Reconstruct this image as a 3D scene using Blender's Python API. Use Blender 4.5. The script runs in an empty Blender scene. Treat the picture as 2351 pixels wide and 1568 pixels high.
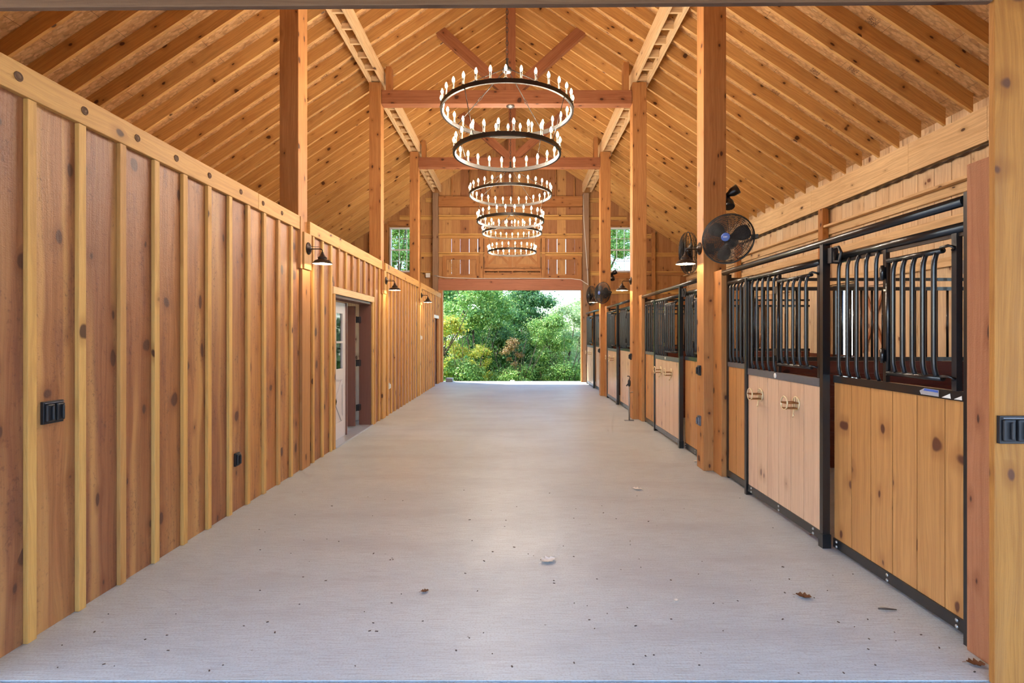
import bpy, math, random
from mathutils import Vector, Matrix
random.seed(7)
S = bpy.context.scene
COL = S.collection
PI = math.pi

# ------------------------------------------------------------------ helpers
def srgb(r, g, b):
    f = lambda c: (c/255/12.92) if c/255 <= .04045 else ((c/255+.055)/1.055)**2.4
    return (f(r), f(g), f(b), 1)

class MB:
    """collects boxes, beams, tubes and lathes into ONE mesh (uv: u along the grain, v across; 'rnd' per board)"""
    def __init__(s):
        s.v = []; s.f = []; s.uv = []; s.r = []; s.sm = []; s.mi = []; s.m = 0
    def face(s, idx, uvs, r, smooth=False):
        s.f.append(idx); s.uv.append(uvs); s.r.append(r); s.sm.append(smooth); s.mi.append(s.m)
    def obox(s, c, ax, h, g=2, r=None):
        """oriented box: centre c, axes ax (3 unit vectors), half sizes h, grain axis g"""
        if r is None: r = random.random()
        c = Vector(c); ax = [Vector(a) for a in ax]
        b = len(s.v)
        co = []
        for k in range(8):
            l = [h[i]*(1 if (k >> i) & 1 else -1) for i in range(3)]
            co.append(l); s.v.append(c + ax[0]*l[0] + ax[1]*l[1] + ax[2]*l[2])
        o = [i for i in range(3) if i != g]
        for q, n in (((0,4,6,2),0), ((1,3,7,5),0), ((0,1,5,4),1), ((2,6,7,3),1), ((0,2,3,1),2), ((4,5,7,6),2)):
            uvs = []
            for k in q:
                l = co[k]
                if n == g: u, v = l[o[0]]*.3, l[o[1]]
                else:
                    u = l[g]; v = l[o[1]] + (h[o[0]]*2 if l[o[0]] > 0 else 0) if n == o[0] else l[o[0]] + 3.1
                uvs.append((u, v))
            s.face([b+k for k in q], uvs, r)
        return s
    def box(s, x0, x1, y0, y1, z0, z1, g=2, r=None):
        return s.obox(((x0+x1)/2, (y0+y1)/2, (z0+z1)/2), ((1,0,0),(0,1,0),(0,0,1)), (abs(x1-x0)/2, abs(y1-y0)/2, abs(z1-z0)/2), g, r)
    def beam(s, p0, p1, w, h, side=(0,1,0), r=None):
        """beam from p0 to p1; w along 'side', h perpendicular to both"""
        p0, p1 = Vector(p0), Vector(p1); d = (p1-p0); L = d.length; d.normalize()
        sd = Vector(side).normalized(); up = d.cross(sd).normalized(); sd = up.cross(d)
        return s.obox((p0+p1)/2, (sd, up, d), (w/2, h/2, L/2), 2, r)
    def poly(s, pts, d, r=None, g=None):
        """prism: polygon pts (3d, planar), extruded by vector d"""
        if r is None: r = random.random()
        n = len(pts); b = len(s.v); d = Vector(d); pts = [Vector(p) for p in pts]
        s.v += pts + [p+d for p in pts]
        gdir = (Vector(g) if g else (pts[1]-pts[0])).normalized()
        N = (pts[1]-pts[0]).cross(pts[2]-pts[1]).normalized(); c = N.cross(gdir)
        uv = [(p.dot(gdir), p.dot(c)) for p in pts]
        s.face(list(range(n))[::-1], uv[::-1], r)
        s.face([b+n+i for i in range(n)], uv, r)
        s.f[-2] = [b+i for i in range(n)][::-1]
        for i in range(n):
            j = (i+1) % n
            s.face([b+i, b+j, b+n+j, b+n+i], [(pts[i].dot(gdir), 7), (pts[j].dot(gdir), 7), (pts[j].dot(gdir), 7+d.length), (pts[i].dot(gdir), 7+d.length)], r)
        return s
    def tube(s, pts, rad, n=8, r=0.5, cap=True, closed=False):
        pts = [Vector(p) for p in pts]; b = len(s.v); m = len(pts)
        rr = rad if isinstance(rad, (list, tuple)) else [rad]*m
        prev = None; L = 0
        for i, p in enumerate(pts):
            a = pts[(i-1) % m] if (i > 0 or closed) else p
            c = pts[(i+1) % m] if (i < m-1 or closed) else p
            t = (c-a).normalized()
            if prev is None:
                q = Vector((0,0,1)) if abs(t.z) < .9 else Vector((1,0,0))
                nn = t.cross(q).normalized()
            else:
                nn = (prev - t*prev.dot(t)).normalized()
            prev = nn; bb = t.cross(nn)
            for k in range(n):
                an = 2*PI*k/n
                s.v.append(p + (nn*math.cos(an) + bb*math.sin(an))*rr[i])
        for i in range(m if closed else m-1):
            j = (i+1) % m; L0 = i*.1
            for k in range(n):
                l = (k+1) % n
                s.face([b+i*n+k, b+i*n+l, b+j*n+l, b+j*n+k], [(L0,k*.01),(L0,k*.01+.01),(L0+.1,k*.01+.01),(L0+.1,k*.01)], r, True)
        if cap and not closed:
            s.face([b+k for k in range(n)][::-1], [(0,0)]*n, r)
            s.face([b+(m-1)*n+k for k in range(n)], [(0,0)]*n, r)
        return s
    def lathe(s, prof, c, axis=(0,0,1), n=20, r=0.5, ref=None):
        """profile of (radius, distance along the axis) around centre c"""
        A = Vector(axis).normalized(); q = Vector((1,0,0)) if abs(A.x) < .9 else Vector((0,1,0))
        B = A.cross(q).normalized(); D = A.cross(B); c = Vector(c); b = len(s.v); m = len(prof)
        for (ra, t) in prof:
            for k in range(n):
                an = 2*PI*k/n
                s.v.append(c + A*t + (B*math.cos(an)+D*math.sin(an))*ra)
        for i in range(m-1):
            for k in range(n):
                l = (k+1) % n
                s.face([b+i*n+k, b+i*n+l, b+(i+1)*n+l, b+(i+1)*n+k], [(0,0)]*4, r, True)
        if prof[0][0] > 1e-4: s.face([b+k for k in range(n)][::-1], [(0,0)]*n, r)
        if prof[-1][0] > 1e-4: s.face([b+(m-1)*n+k for k in range(n)], [(0,0)]*n, r)
        return s
    def mesh(s, name, mats):
        me = bpy.data.meshes.new(name)
        me.from_pydata([tuple(v) for v in s.v], [], s.f)
        uv = me.uv_layers.new(name='UVMap')
        flat = []
        for u in s.uv:
            for p in u: flat += [p[0], p[1]]
        uv.data.foreach_set('uv', flat)
        at = me.attributes.new('rnd', 'FLOAT', 'FACE'); at.data.foreach_set('value', s.r)
        me.polygons.foreach_set('use_smooth', s.sm)
        for m in (mats if isinstance(mats, (list, tuple)) else [mats]): me.materials.append(m)
        me.polygons.foreach_set('material_index', s.mi)
        me.validate(); me.update()
        return me
    def build(s, name, mats, parent=None, bevel=0):
        return link(name, s.mesh(name, mats), parent, bevel)

def link(name, me, parent=None, bevel=0, loc=None):
    o = bpy.data.objects.new(name, me); COL.objects.link(o)
    if loc: o.location = loc
    if parent:
        o.parent = parent
        if loc is None: o.location = -root_loc(parent)
    if bevel:
        b = o.modifiers.new('bevel', 'BEVEL'); b.width = bevel; b.segments = 2; b.limit_method = 'ANGLE'
    return o
def root_loc(o):
    v = Vector((0,0,0))
    while o: v = v + o.location; o = o.parent
    return v
def tag(o, label=None, cat=None, group=None, kind=None):
    if label: o['label'] = label
    if cat: o['category'] = cat
    if group: o['group'] = group
    if kind: o['kind'] = kind
    return o
def empty(name, loc, label=None, cat=None, group=None):
    o = bpy.data.objects.new(name, None); COL.objects.link(o); o.location = loc; o.empty_display_size = .1
    return tag(o, label, cat, group)
def kids(o): return [c for c in COL.objects if c.parent == o]
def copy_tree(o, parent=None):
    c = o.copy(); COL.objects.link(c)
    if parent: c.parent = parent
    for ch in kids(o): copy_tree(ch, c)
    return c

# ------------------------------------------------------------------ materials
def newmat(name):
    m = bpy.data.materials.new(name); m.use_nodes = True
    nt = m.node_tree; nt.nodes.clear()
    out = nt.nodes.new('ShaderNodeOutputMaterial'); p = nt.nodes.new('ShaderNodeBsdfPrincipled')
    nt.links.new(p.outputs[0], out.inputs[0])
    return m, nt, p
def N(nt, t, **kw):
    n = nt.nodes.new(t)
    for k, v in kw.items():
        if k.startswith('i_'):
            key = k[2:]; key = int(key) if key.isdigit() else key
            n.inputs[key].default_value = v
        else: setattr(n, k, v)
    return n
def mathn(nt, op, a, b=None, clamp=False):
    n = nt.nodes.new('ShaderNodeMath'); n.operation = op; n.use_clamp = clamp
    for i, x in enumerate((a, b)):
        if x is None: continue
        if isinstance(x, (int, float)): n.inputs[i].default_value = x
        else: nt.links.new(x, n.inputs[i])
    return n.outputs[0]
def mixc(nt, f, a, b, mode='MIX'):
    n = nt.nodes.new('ShaderNodeMix'); n.data_type = 'RGBA'; n.blend_type = mode
    for sock, x in ((n.inputs[0], f), (n.inputs[6], a), (n.inputs[7], b)):
        if isinstance(x, (int, float, tuple)): sock.default_value = x
        else: nt.links.new(x, sock)
    return n.outputs[2]
def maprange(nt, x, a, b, c=0., d=1., smooth=True):
    n = nt.nodes.new('ShaderNodeMapRange'); n.interpolation_type = 'SMOOTHSTEP' if smooth else 'LINEAR'
    nt.links.new(x, n.inputs[0])
    for i, v in enumerate((a, b, c, d)): n.inputs[i+1].default_value = v
    return n.outputs[0]
def comb(nt, x, y, z):
    n = nt.nodes.new('ShaderNodeCombineXYZ')
    for i, v in enumerate((x, y, z)):
        if isinstance(v, (int, float)): n.inputs[i].default_value = v
        else: nt.links.new(v, n.inputs[i])
    return n.outputs[0]

def wood(name, tones, knot=(74,42,28), knots=.5, blotch=.35, blotchc=(120,72,44), rough=.6, grain=.28, bump=.25, spec=.3, kscale=1.0, saw=0., sap=None, krad=.115):
    m, nt, p = newmat(name); L = nt.links.new
    uv = N(nt, 'ShaderNodeUVMap', uv_map='UVMap'); sp = N(nt, 'ShaderNodeSeparateXYZ'); L(uv.outputs[0], sp.inputs[0])
    at = N(nt, 'ShaderNodeAttribute', attribute_name='rnd'); oi = N(nt, 'ShaderNodeObjectInfo')
    seed = mathn(nt, 'FRACT', mathn(nt, 'ADD', at.outputs['Fac'], mathn(nt, 'MULTIPLY', oi.outputs['Random'], 7.31)))
    u, v = sp.outputs[0], sp.outputs[1]
    su = mathn(nt, 'MULTIPLY', seed, 61.); 
    # warp of the grain
    nw = N(nt, 'ShaderNodeTexNoise', noise_dimensions='3D', i_Scale=1., i_Detail=2.)
    L(comb(nt, mathn(nt, 'MULTIPLY', u, 1.1), mathn(nt, 'MULTIPLY', v, 5.), su), nw.inputs['Vector'])
    wv = mathn(nt, 'MULTIPLY', mathn(nt, 'SUBTRACT', nw.outputs['Fac'], .5), .12)
    v2 = mathn(nt, 'ADD', v, wv)
    g1 = N(nt, 'ShaderNodeTexNoise', i_Scale=1., i_Detail=3., i_Roughness=.6)
    L(comb(nt, mathn(nt, 'MULTIPLY', u, .9), mathn(nt, 'MULTIPLY', v2, 46.), su), g1.inputs['Vector'])
    g2 = N(nt, 'ShaderNodeTexNoise', i_Scale=1., i_Detail=3., i_Roughness=.6)
    L(comb(nt, mathn(nt, 'MULTIPLY', u, 5.), mathn(nt, 'MULTIPLY', v2, 170.), su), g2.inputs['Vector'])
    # blotches (old stain and mill marks of the timber)
    bl = N(nt, 'ShaderNodeTexNoise', i_Scale=1., i_Detail=4., i_Roughness=.62)
    L(comb(nt, mathn(nt, 'MULTIPLY', u, 1.7), mathn(nt, 'MULTIPLY', v, 9.), mathn(nt, 'ADD', su, 9.)), bl.inputs['Vector'])
    # board tone
    rp = N(nt, 'ShaderNodeValToRGB'); rp.color_ramp.interpolation = 'LINEAR'
    els = rp.color_ramp.elements
    while len(els) < len(tones): els.new(.5)
    for i, t in enumerate(tones): els[i].position = (i+.0)/max(1, len(tones)-1); els[i].color = srgb(*t)
    wn = N(nt, 'ShaderNodeTexWhiteNoise', noise_dimensions='1D'); L(su, wn.inputs['W'])
    L(wn.outputs['Value'], rp.inputs[0])
    c = rp.outputs[0]
    gf = maprange(nt, g1.outputs['Fac'], .35, .68, 0, grain)
    dark = mixc(nt, 1., c, (.52, .40, .33, 1), 'MULTIPLY')
    c = mixc(nt, gf, c, dark)
    c = mixc(nt, maprange(nt, g2.outputs['Fac'], .4, .75, 0, grain*.8), c, dark)
    c = mixc(nt, maprange(nt, bl.outputs['Fac'], .5, .72, 0, blotch), c, srgb(*blotchc))
    if sap:   # golden sapwood streaks running along the boards
        sn_ = N(nt, 'ShaderNodeTexNoise', i_Scale=1., i_Detail=2.)
        L(comb(nt, mathn(nt, 'MULTIPLY', u, .35), mathn(nt, 'MULTIPLY', v2, 8.), mathn(nt, 'ADD', su, 31.)), sn_.inputs['Vector'])
        c = mixc(nt, maprange(nt, sn_.outputs['Fac'], .48, .72, 0, .62), c, srgb(*sap))
        sp_ = N(nt, 'ShaderNodeTexNoise', i_Scale=1., i_Detail=3., i_Roughness=.7)
        L(comb(nt, mathn(nt, 'MULTIPLY', u, 34.), mathn(nt, 'MULTIPLY', v, 46.), su), sp_.inputs['Vector'])
        c = mixc(nt, mathn(nt, 'MULTIPLY', maprange(nt, sp_.outputs['Fac'], .52, .7, 0, .55), maprange(nt, bl.outputs['Fac'], .42, .6)), c, srgb(88,52,40))
    # knots
    vo = N(nt, 'ShaderNodeTexVoronoi', voronoi_dimensions='2D', feature='F1', i_Scale=1., i_Randomness=1.)
    L(comb(nt, mathn(nt, 'ADD', mathn(nt, 'MULTIPLY', u, 2.6*kscale), su), mathn(nt, 'ADD', mathn(nt, 'MULTIPLY', mathn(nt, 'ADD', v2, wv), 4.4*kscale), mathn(nt, 'MULTIPLY', su, 3.7)), 0.), vo.inputs['Vector'])
    cs = N(nt, 'ShaderNodeSeparateColor'); L(vo.outputs['Color'], cs.inputs[0])
    rad = maprange(nt, cs.outputs[0], 1-knots, 1., .0, krad, False)
    dd = mathn(nt, 'SUBTRACT', vo.outputs['Distance'], rad)
    has = mathn(nt, 'GREATER_THAN', rad, .012)
    kf = mathn(nt, 'MULTIPLY', maprange(nt, dd, .02, -.03, 0, .92), has)
    halo = mathn(nt, 'MULTIPLY', maprange(nt, dd, .2, 0., 0, .5), has)
    c = mixc(nt, halo, c, dark)
    c = mixc(nt, kf, c, srgb(*knot))
    L(c, p.inputs['Base Color'])
    p.inputs['Roughness'].default_value = rough; p.inputs['Specular IOR Level'].default_value = spec
    hb = mathn(nt, 'ADD', mathn(nt, 'MULTIPLY', g1.outputs['Fac'], .6), mathn(nt, 'MULTIPLY', g2.outputs['Fac'], .5))
    if saw:
        sn = N(nt, 'ShaderNodeTexNoise', i_Scale=1., i_Detail=2.)
        L(comb(nt, mathn(nt, 'MULTIPLY', u, 170.), mathn(nt, 'MULTIPLY', v, 90.), su), sn.inputs['Vector'])
        hb = mathn(nt, 'ADD', hb, mathn(nt, 'MULTIPLY', sn.outputs['Fac'], saw))
    b = N(nt, 'ShaderNodeBump', i_Strength=bump, i_Distance=.004); L(hb, b.inputs['Height']); L(b.outputs[0], p.inputs['Normal'])
    return m

def plain(name, col, rough=.5, metal=0., spec=.5, noise=0., scale=40., bump=0., coat=0.):
    m, nt, p = newmat(name); L = nt.links.new
    p.inputs['Base Color'].default_value = srgb(*col); p.inputs['Roughness'].default_value = rough
    p.inputs['Metallic'].default_value = metal; p.inputs['Specular IOR Level'].default_value = spec
    p.inputs['Coat Weight'].default_value = coat
    tc = N(nt, 'ShaderNodeTexCoord'); n = N(nt, 'ShaderNodeTexNoise', i_Scale=scale, i_Detail=3.); L(tc.outputs['Object'], n.inputs['Vector'])
    a = srgb(*col); k = 1-noise
    L(mixc(nt, n.outputs['Fac'], a, (a[0]*k, a[1]*k, a[2]*k, 1)), p.inputs['Base Color'])
    if bump:
        b = N(nt, 'ShaderNodeBump', i_Strength=bump, i_Distance=.003); L(n.outputs['Fac'], b.inputs['Height']); L(b.outputs[0], p.inputs['Normal'])
    return m
def emit(name, col, strength):
    m, nt, p = newmat(name)
    p.inputs['Base Color'].default_value = srgb(*col); p.inputs['Emission Color'].default_value = srgb(*col)
    p.inputs['Emission Strength'].default_value = strength
    return m

M = {}
M['cedar'] = wood('rough_cedar_boards', [(200,137,73),(184,122,66),(156,100,65),(204,143,79),(146,95,66),(192,128,70)], knot=(84,48,36), knots=.75, blotch=.75, blotchc=(124,74,54), grain=.5, bump=.5, saw=.7, rough=.5, kscale=1.0, spec=.6, sap=(214,164,98), krad=.15)
M['batten'] = wood('cedar_battens', [(220,170,95),(206,154,86),(226,180,104),(182,126,75)], knots=.25, blotch=.2, grain=.3, bump=.4, saw=.4, rough=.6, spec=.4)
M['timber'] = wood('timber_posts', [(200,145,88),(188,129,75),(196,139,82)], knots=.6, blotch=.35, blotchc=(148,86,52), grain=.4, bump=.4, rough=.6, kscale=1.2)
M['truss'] = wood('truss_timber', [(172,114,78),(162,104,70)], knots=.5, blotch=.3, blotchc=(128,74,48), grain=.4, bump=.3, rough=.6)
M['rafter'] = wood('rafter_lumber', [(230,184,115),(220,172,105),(212,162,96)], knots=.55, blotch=.3, blotchc=(156,98,60), grain=.35, bump=.2, rough=.65)
M['ply'] = wood('plywood_plate', [(243,212,164),(240,207,158)], knots=.1, blotch=.3, blotchc=(192,142,88), grain=.4, bump=.15, rough=.6)
M['pine'] = wood('golden_tongue_and_groove', [(204,148,88),(192,135,77),(206,152,91)], knots=.5, knot=(88,46,32), blotch=.25, blotchc=(182,122,72), grain=.4, bump=.12, rough=.4, spec=.45)
M['pink'] = wood('rosy_tongue_and_groove', [(224,188,154),(216,178,144),(228,192,160)], knots=.22, knot=(112,76,66), blotch=.25, blotchc=(178,126,102), grain=.25, bump=.1, rough=.32, spec=.6)
M['siding'] = wood('siding_boards', [(214,166,106),(192,138,86),(170,116,77),(206,156,99)], knots=.55, blotch=.3, blotchc=(136,84,58), grain=.35, bump=.3, rough=.6)
M['wallpine'] = wood('pale_wall_boards', [(244,220,184),(238,208,166),(246,224,190)], knots=.45, knot=(120,74,56), blotch=.22, blotchc=(186,134,96), grain=.3, bump=.2, rough=.6)
M['dark'] = wood('dark_stained_boards', [(118,66,48),(104,56,42)], knots=.3, knot=(50,28,22), blotch=.3, blotchc=(80,42,32), grain=.35, bump=.2, rough=.5)
M['redpost'] = wood('rough_red_post', [(178,118,80),(172,112,76)], knots=.2, blotch=.25, blotchc=(150,88,62), grain=.3, bump=.6, saw=.9, rough=.7)
M['beamred'] = wood('gable_header_timber', [(190,128,98),(184,122,92)], knots=.3, blotch=.3, blotchc=(150,98,80), grain=.3, bump=.3, rough=.6)
M['greytimber'] = wood('greyed_timber', [(168,136,108),(160,128,100)], knots=.4, blotch=.3, blotchc=(128,98,78), grain=.35, bump=.3, rough=.65)
M['header'] = wood('weathered_header', [(122,92,68),(116,86,62)], knots=.2, blotch=.5, blotchc=(92,66,50), grain=.4, bump=.4, saw=.5, rough=.75)
M['casing'] = wood('yellow_casing_board', [(184,124,57),(178,119,54)], knots=.6, knot=(96,58,40), blotch=.35, blotchc=(160,112,66), grain=.45, bump=.4, saw=.5, rough=.7, kscale=1.1)
M['browndoor'] = wood('brown_stained_door', [(120,78,66),(116,74,62)], knots=0., blotch=.15, blotchc=(92,58,48), grain=.2, bump=.08, rough=.35, spec=.5)
M['black'] = plain('black_powder_coat', (20,21,24), .3, 0., .6, .3, 60, .05, .3)
M['blackmatte'] = plain('black_plastic', (38,37,40), .45, 0., .5, .3, 90, .1)
M['blade'] = plain('fan_blade_black', (20,20,23), .5, 0., .5, .2, 30)
M['steelgrey'] = plain('grey_channel_steel', (120,122,130), .35, .5, .5, .2, 30)
M['bronze'] = plain('dark_bronze', (62,50,44), .38, .6, .5, .3, 40)
M['white'] = plain('white_enamel', (235,232,225), .4, 0., .5, .05, 20)
M['whitepaint'] = plain('pale_door_paint', (208,200,200), .3, 0., .5, .05, 12)
M['vinyl'] = plain('white_vinyl', (235,238,240), .35, 0., .5, .03, 10)
M['brass'] = plain('brass', (244,224,180), .35, .5, .5, .15, 60)
M['oldbrass'] = plain('dark_brass', (150,98,48), .4, .6, .5, .2, 50)
M['galv'] = plain('galvanised_steel', (165,165,165), .38, .8, .5, .3, 50, .1)
M['ringmetal'] = plain('weathered_ring_metal', (66,58,50), .45, .5, .5, .35, 25, .1)
M['sleeve'] = plain('candle_sleeve', (128,112,90), .5, .0, .5, .1, 30)
M['alu'] = plain('aluminium_threshold', (196,200,208), .35, .5, .5, .15, 40)
M['blue'] = plain('blue_badge', (72,104,186), .35, 0., .5, .1, 30)
M['boltm'] = plain('zinc_bolts', (190,190,190), .3, .7, .5, .2, 60)
M['concreteblock'] = plain('concrete_block', (140,144,150), .85, 0., .3, .3, 30, .4)
M['corr'] = plain('corrugated_metal', (96,82,72), .5, .4, .5, .3, 12)
M['leafpale'] = plain('dry_leaf_pale', (246,240,226), .7, 0., .3, .2, 60, .2)
M['leafbrown'] = plain('dry_leaf_brown', (126,82,50), .75, 0., .3, .4, 80, .3)
M['twig'] = plain('grey_twig', (98,84,74), .8, 0., .3, .4, 80, .3)
M['bulb'] = emit('bulb_glow', (255,240,220), 215.)
M['lampglow'] = emit('sconce_glow', (255,226,184), 120.)
M['shade_in'] = plain('shade_inner_white', (240,232,215), .5)
M['bark'] = plain('bark', (112,98,84), .9, 0., .2, .5, 8, .6)
M['dirt'] = plain('gravel_ground', (150,142,126), .95, 0., .2, .4, 3, .3)
M['grassy'] = plain('hillside_grass', (96,118,58), .95, 0., .2, .5, 1.5, .3)
M['roofing'] = plain('dark_roofing', (70,66,62), .8, 0., .3, .2, 3)

def glassmat():
    m = bpy.data.materials.new('window_glass'); m.use_nodes = True; nt = m.node_tree; nt.nodes.clear()
    out = N(nt, 'ShaderNodeOutputMaterial'); tr = N(nt, 'ShaderNodeBsdfTransparent'); gl = N(nt, 'ShaderNodeBsdfGlossy'); gl.inputs['Roughness'].default_value = .02
    fr = N(nt, 'ShaderNodeFresnel', i_IOR=1.5); mx = N(nt, 'ShaderNodeMixShader'); L = nt.links.new
    tr.inputs[0].default_value = (.93,.96,.95,1)
    L(fr.outputs[0], mx.inputs[0]); L(tr.outputs[0], mx.inputs[1]); L(gl.outputs[0], mx.inputs[2]); L(mx.outputs[0], out.inputs[0])
    return m
M['glass'] = glassmat()

def concrete():
    m, nt, p = newmat('broom_finished_concrete'); L = nt.links.new
    tc = N(nt, 'ShaderNodeTexCoord'); sp = N(nt, 'ShaderNodeSeparateXYZ'); L(tc.outputs['Object'], sp.inputs[0])
    x, y = sp.outputs[0], sp.outputs[1]
    a = N(nt, 'ShaderNodeTexNoise', i_Scale=1., i_Detail=4., i_Roughness=.6); L(comb(nt, mathn(nt,'MULTIPLY',x,6.), mathn(nt,'MULTIPLY',y,140.), 0.), a.inputs['Vector'])
    b = N(nt, 'ShaderNodeTexNoise', i_Scale=.55, i_Detail=5., i_Roughness=.6); L(tc.outputs['Object'], b.inputs['Vector'])
    d = N(nt, 'ShaderNodeTexNoise', i_Scale=1., i_Detail=3.); L(comb(nt, mathn(nt,'MULTIPLY',x,.7), mathn(nt,'MULTIPLY',y,3.2), 4.), d.inputs['Vector'])
    e = N(nt, 'ShaderNodeTexNoise', i_Scale=95., i_Detail=4.); L(tc.outputs['Object'], e.inputs['Vector'])
    c = mixc(nt, maprange(nt, b.outputs['Fac'], .35, .65), srgb(196,204,204), srgb(186,195,197))
    c = mixc(nt, maprange(nt, d.outputs['Fac'], .45, .7, 0, .45), c, srgb(170,172,174))
    c = mixc(nt, maprange(nt, a.outputs['Fac'], .42, .7, 0, .6), c, srgb(160,160,160))
    c = mixc(nt, maprange(nt, e.outputs['Fac'], .46, .7, 0, .5), c, srgb(160,158,155))
    # specks of grit
    vo = N(nt, 'ShaderNodeTexVoronoi', i_Scale=5.5); L(tc.outputs['Object'], vo.inputs['Vector'])
    c = mixc(nt, maprange(nt, vo.outputs['Distance'], .045, .02, 0, .55), c, srgb(90,76,66))
    L(c, p.inputs['Base Color']); p.inputs['Roughness'].default_value = .5; p.inputs['Specular IOR Level'].default_value = .6
    L(maprange(nt, b.outputs['Fac'], .3, .7, .38, .52), p.inputs['Roughness'])
    bp = N(nt, 'ShaderNodeBump', i_Strength=.35, i_Distance=.004)
    L(mathn(nt, 'ADD', a.outputs['Fac'], mathn(nt,'MULTIPLY',e.outputs['Fac'],.5)), bp.inputs['Height']); L(bp.outputs[0], p.inputs['Normal'])
    return m
M['concrete'] = concrete()

def osb():
    m, nt, p = newmat('osb_roof_sheathing'); L = nt.links.new
    uv = N(nt, 'ShaderNodeUVMap', uv_map='UVMap'); sp = N(nt, 'ShaderNodeSeparateXYZ'); L(uv.outputs[0], sp.inputs[0])
    u, v = sp.outputs[0], sp.outputs[1]
    nw = N(nt, 'ShaderNodeTexNoise', i_Scale=14., i_Detail=2.); L(uv.outputs[0], nw.inputs['Vector'])
    w = mathn(nt, 'MULTIPLY', nw.outputs['Fac'], 1.2)
    vo = N(nt, 'ShaderNodeTexVoronoi', i_Scale=1.); L(comb(nt, mathn(nt,'ADD',mathn(nt,'MULTIPLY',u,16.),w), mathn(nt,'ADD',mathn(nt,'MULTIPLY',v,42.),w), 0.), vo.inputs['Vector'])
    cs = N(nt, 'ShaderNodeSeparateColor'); L(vo.outputs['Color'], cs.inputs[0])
    c = mixc(nt, cs.outputs[0], srgb(238,196,140), srgb(206,158,104))
    c = mixc(nt, maprange(nt, vo.outputs['Distance'], .5, .9, 0, .4), c, srgb(150,104,66))
    # panel joints every 1.22 m along u
    fr = mathn(nt, 'FRACT', mathn(nt, 'DIVIDE', mathn(nt,'ADD',u,20.), .61))
    j = maprange(nt, mathn(nt, 'ABSOLUTE', mathn(nt, 'SUBTRACT', fr, .5)), .005, .002, 0, .8)
    c = mixc(nt, j, c, srgb(96,62,40))
    # printed panel stamps: soft dark scuffs
    st = N(nt, 'ShaderNodeTexVoronoi', distance='CHEBYCHEV', i_Scale=1.); L(comb(nt, mathn(nt,'MULTIPLY',u,1.6), mathn(nt,'MULTIPLY',v,1.9), 2.), st.inputs['Vector'])
    s2 = N(nt, 'ShaderNodeTexNoise', i_Scale=60., i_Detail=2.); L(uv.outputs[0], s2.inputs['Vector'])
    f = mathn(nt, 'MULTIPLY', maprange(nt, st.outputs['Distance'], .12, .1, 0, .75), maprange(nt, s2.outputs['Fac'], .45, .55))
    c = mixc(nt, f, c, srgb(100,64,44))
    L(c, p.inputs['Base Color']); p.inputs['Roughness'].default_value = .7
    return m
M['osb'] = osb()

def leafmat(name, cols, tr=.38):
    m, nt, p = newmat(name); L = nt.links.new
    at = N(nt, 'ShaderNodeAttribute', attribute_name='rnd')
    rp = N(nt, 'ShaderNodeValToRGB'); els = rp.color_ramp.elements
    while len(els) < len(cols): els.new(.5)
    for i, t in enumerate(cols): els[i].position = i/(len(cols)-1); els[i].color = srgb(*t)
    L(at.outputs['Fac'], rp.inputs[0]); L(rp.outputs[0], p.inputs['Base Color'])
    p.inputs['Roughness'].default_value = .45; p.inputs['Specular IOR Level'].default_value = .4
    t = N(nt, 'ShaderNodeBsdfTranslucent'); L(rp.outputs[0], t.inputs[0])
    mx = N(nt, 'ShaderNodeMixShader'); mx.inputs[0].default_value = tr
    out = [n for n in nt.nodes if n.type == 'OUTPUT_MATERIAL'][0]
    L(p.outputs[0], mx.inputs[1]); L(t.outputs[0], mx.inputs[2]); L(mx.outputs[0], out.inputs[0])
    return m
M['leaf_green'] = leafmat('maple_leaves', [(92,140,70),(120,166,84),(150,190,98),(190,210,120)])
M['leaf_dark'] = leafmat('oak_leaves', [(62,108,70),(80,128,76),(104,150,84),(140,176,100)])
M['leaf_yellow'] = leafmat('yellowing_leaves', [(120,166,74),(170,196,84),(214,210,90),(226,190,86)])
M['leaf_pale'] = leafmat('pale_leaves', [(150,184,124),(180,204,142),(206,216,168)])
M['leaf_rust'] = leafmat('rusty_leaves', [(146,122,76),(168,134,84),(134,138,76)])

# ------------------------------------------------------------------ dimensions (camera at 0,0,1.55 looking down +Y)
CX = -.10                                   # ridge
PITCH = .667
def zr(x): return 8.0 - PITCH*abs(x-CX)      # underside of the rafters
RV = .225                                   # rafter height measured vertically
XW_L, XW_R = -5.9, 5.62                     # outer walls
YF, YB = 2.36, 17.4                         # front and back wall
LX = -2.47                                  # aisle face of the left wall
PY = [6.0, 9.66, 13.33]                     # near faces of the post rows
PD = .22

# ------------------------------------------------------------------ floor, ground
tag(MB().box(XW_L-.2, XW_R+.2, YF+.006, YB+.16, -.25, 0, 0).build('floor', M['concrete']), 'pale broom-finished concrete aisle floor', None, None, 'structure')
tag(MB().box(-9, 9, -9, YF-.006, -.25, -.002, 0).build('apron_slab', M['concrete']), 'concrete apron in front of the barn entrance', None, None, 'structure')
hs = MB()
hx = [(-60, 60)]
prof = [(-60, -.06), (17.0, -.3), (17.8, -.35), (20, -1.5), (24, -3.4), (34, -4.2), (60, -4.0), (90, -2)]
for (a, za), (b, zb) in zip(prof, prof[1:]):
    n = len(hs.v); hs.v += [Vector((-60,a,za)), Vector((60,a,za)), Vector((60,b,zb)), Vector((-60,b,zb))]
    hs.m = 0 if a < 17.5 else 1
    hs.face([n,n+1,n+2,n+3], [(0,0)]*4, .5)
tag(hs.build('ground', [M['dirt'], M['grassy']]), 'gravel yard and green hillside falling away behind the barn', None, None, 'structure')

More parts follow.
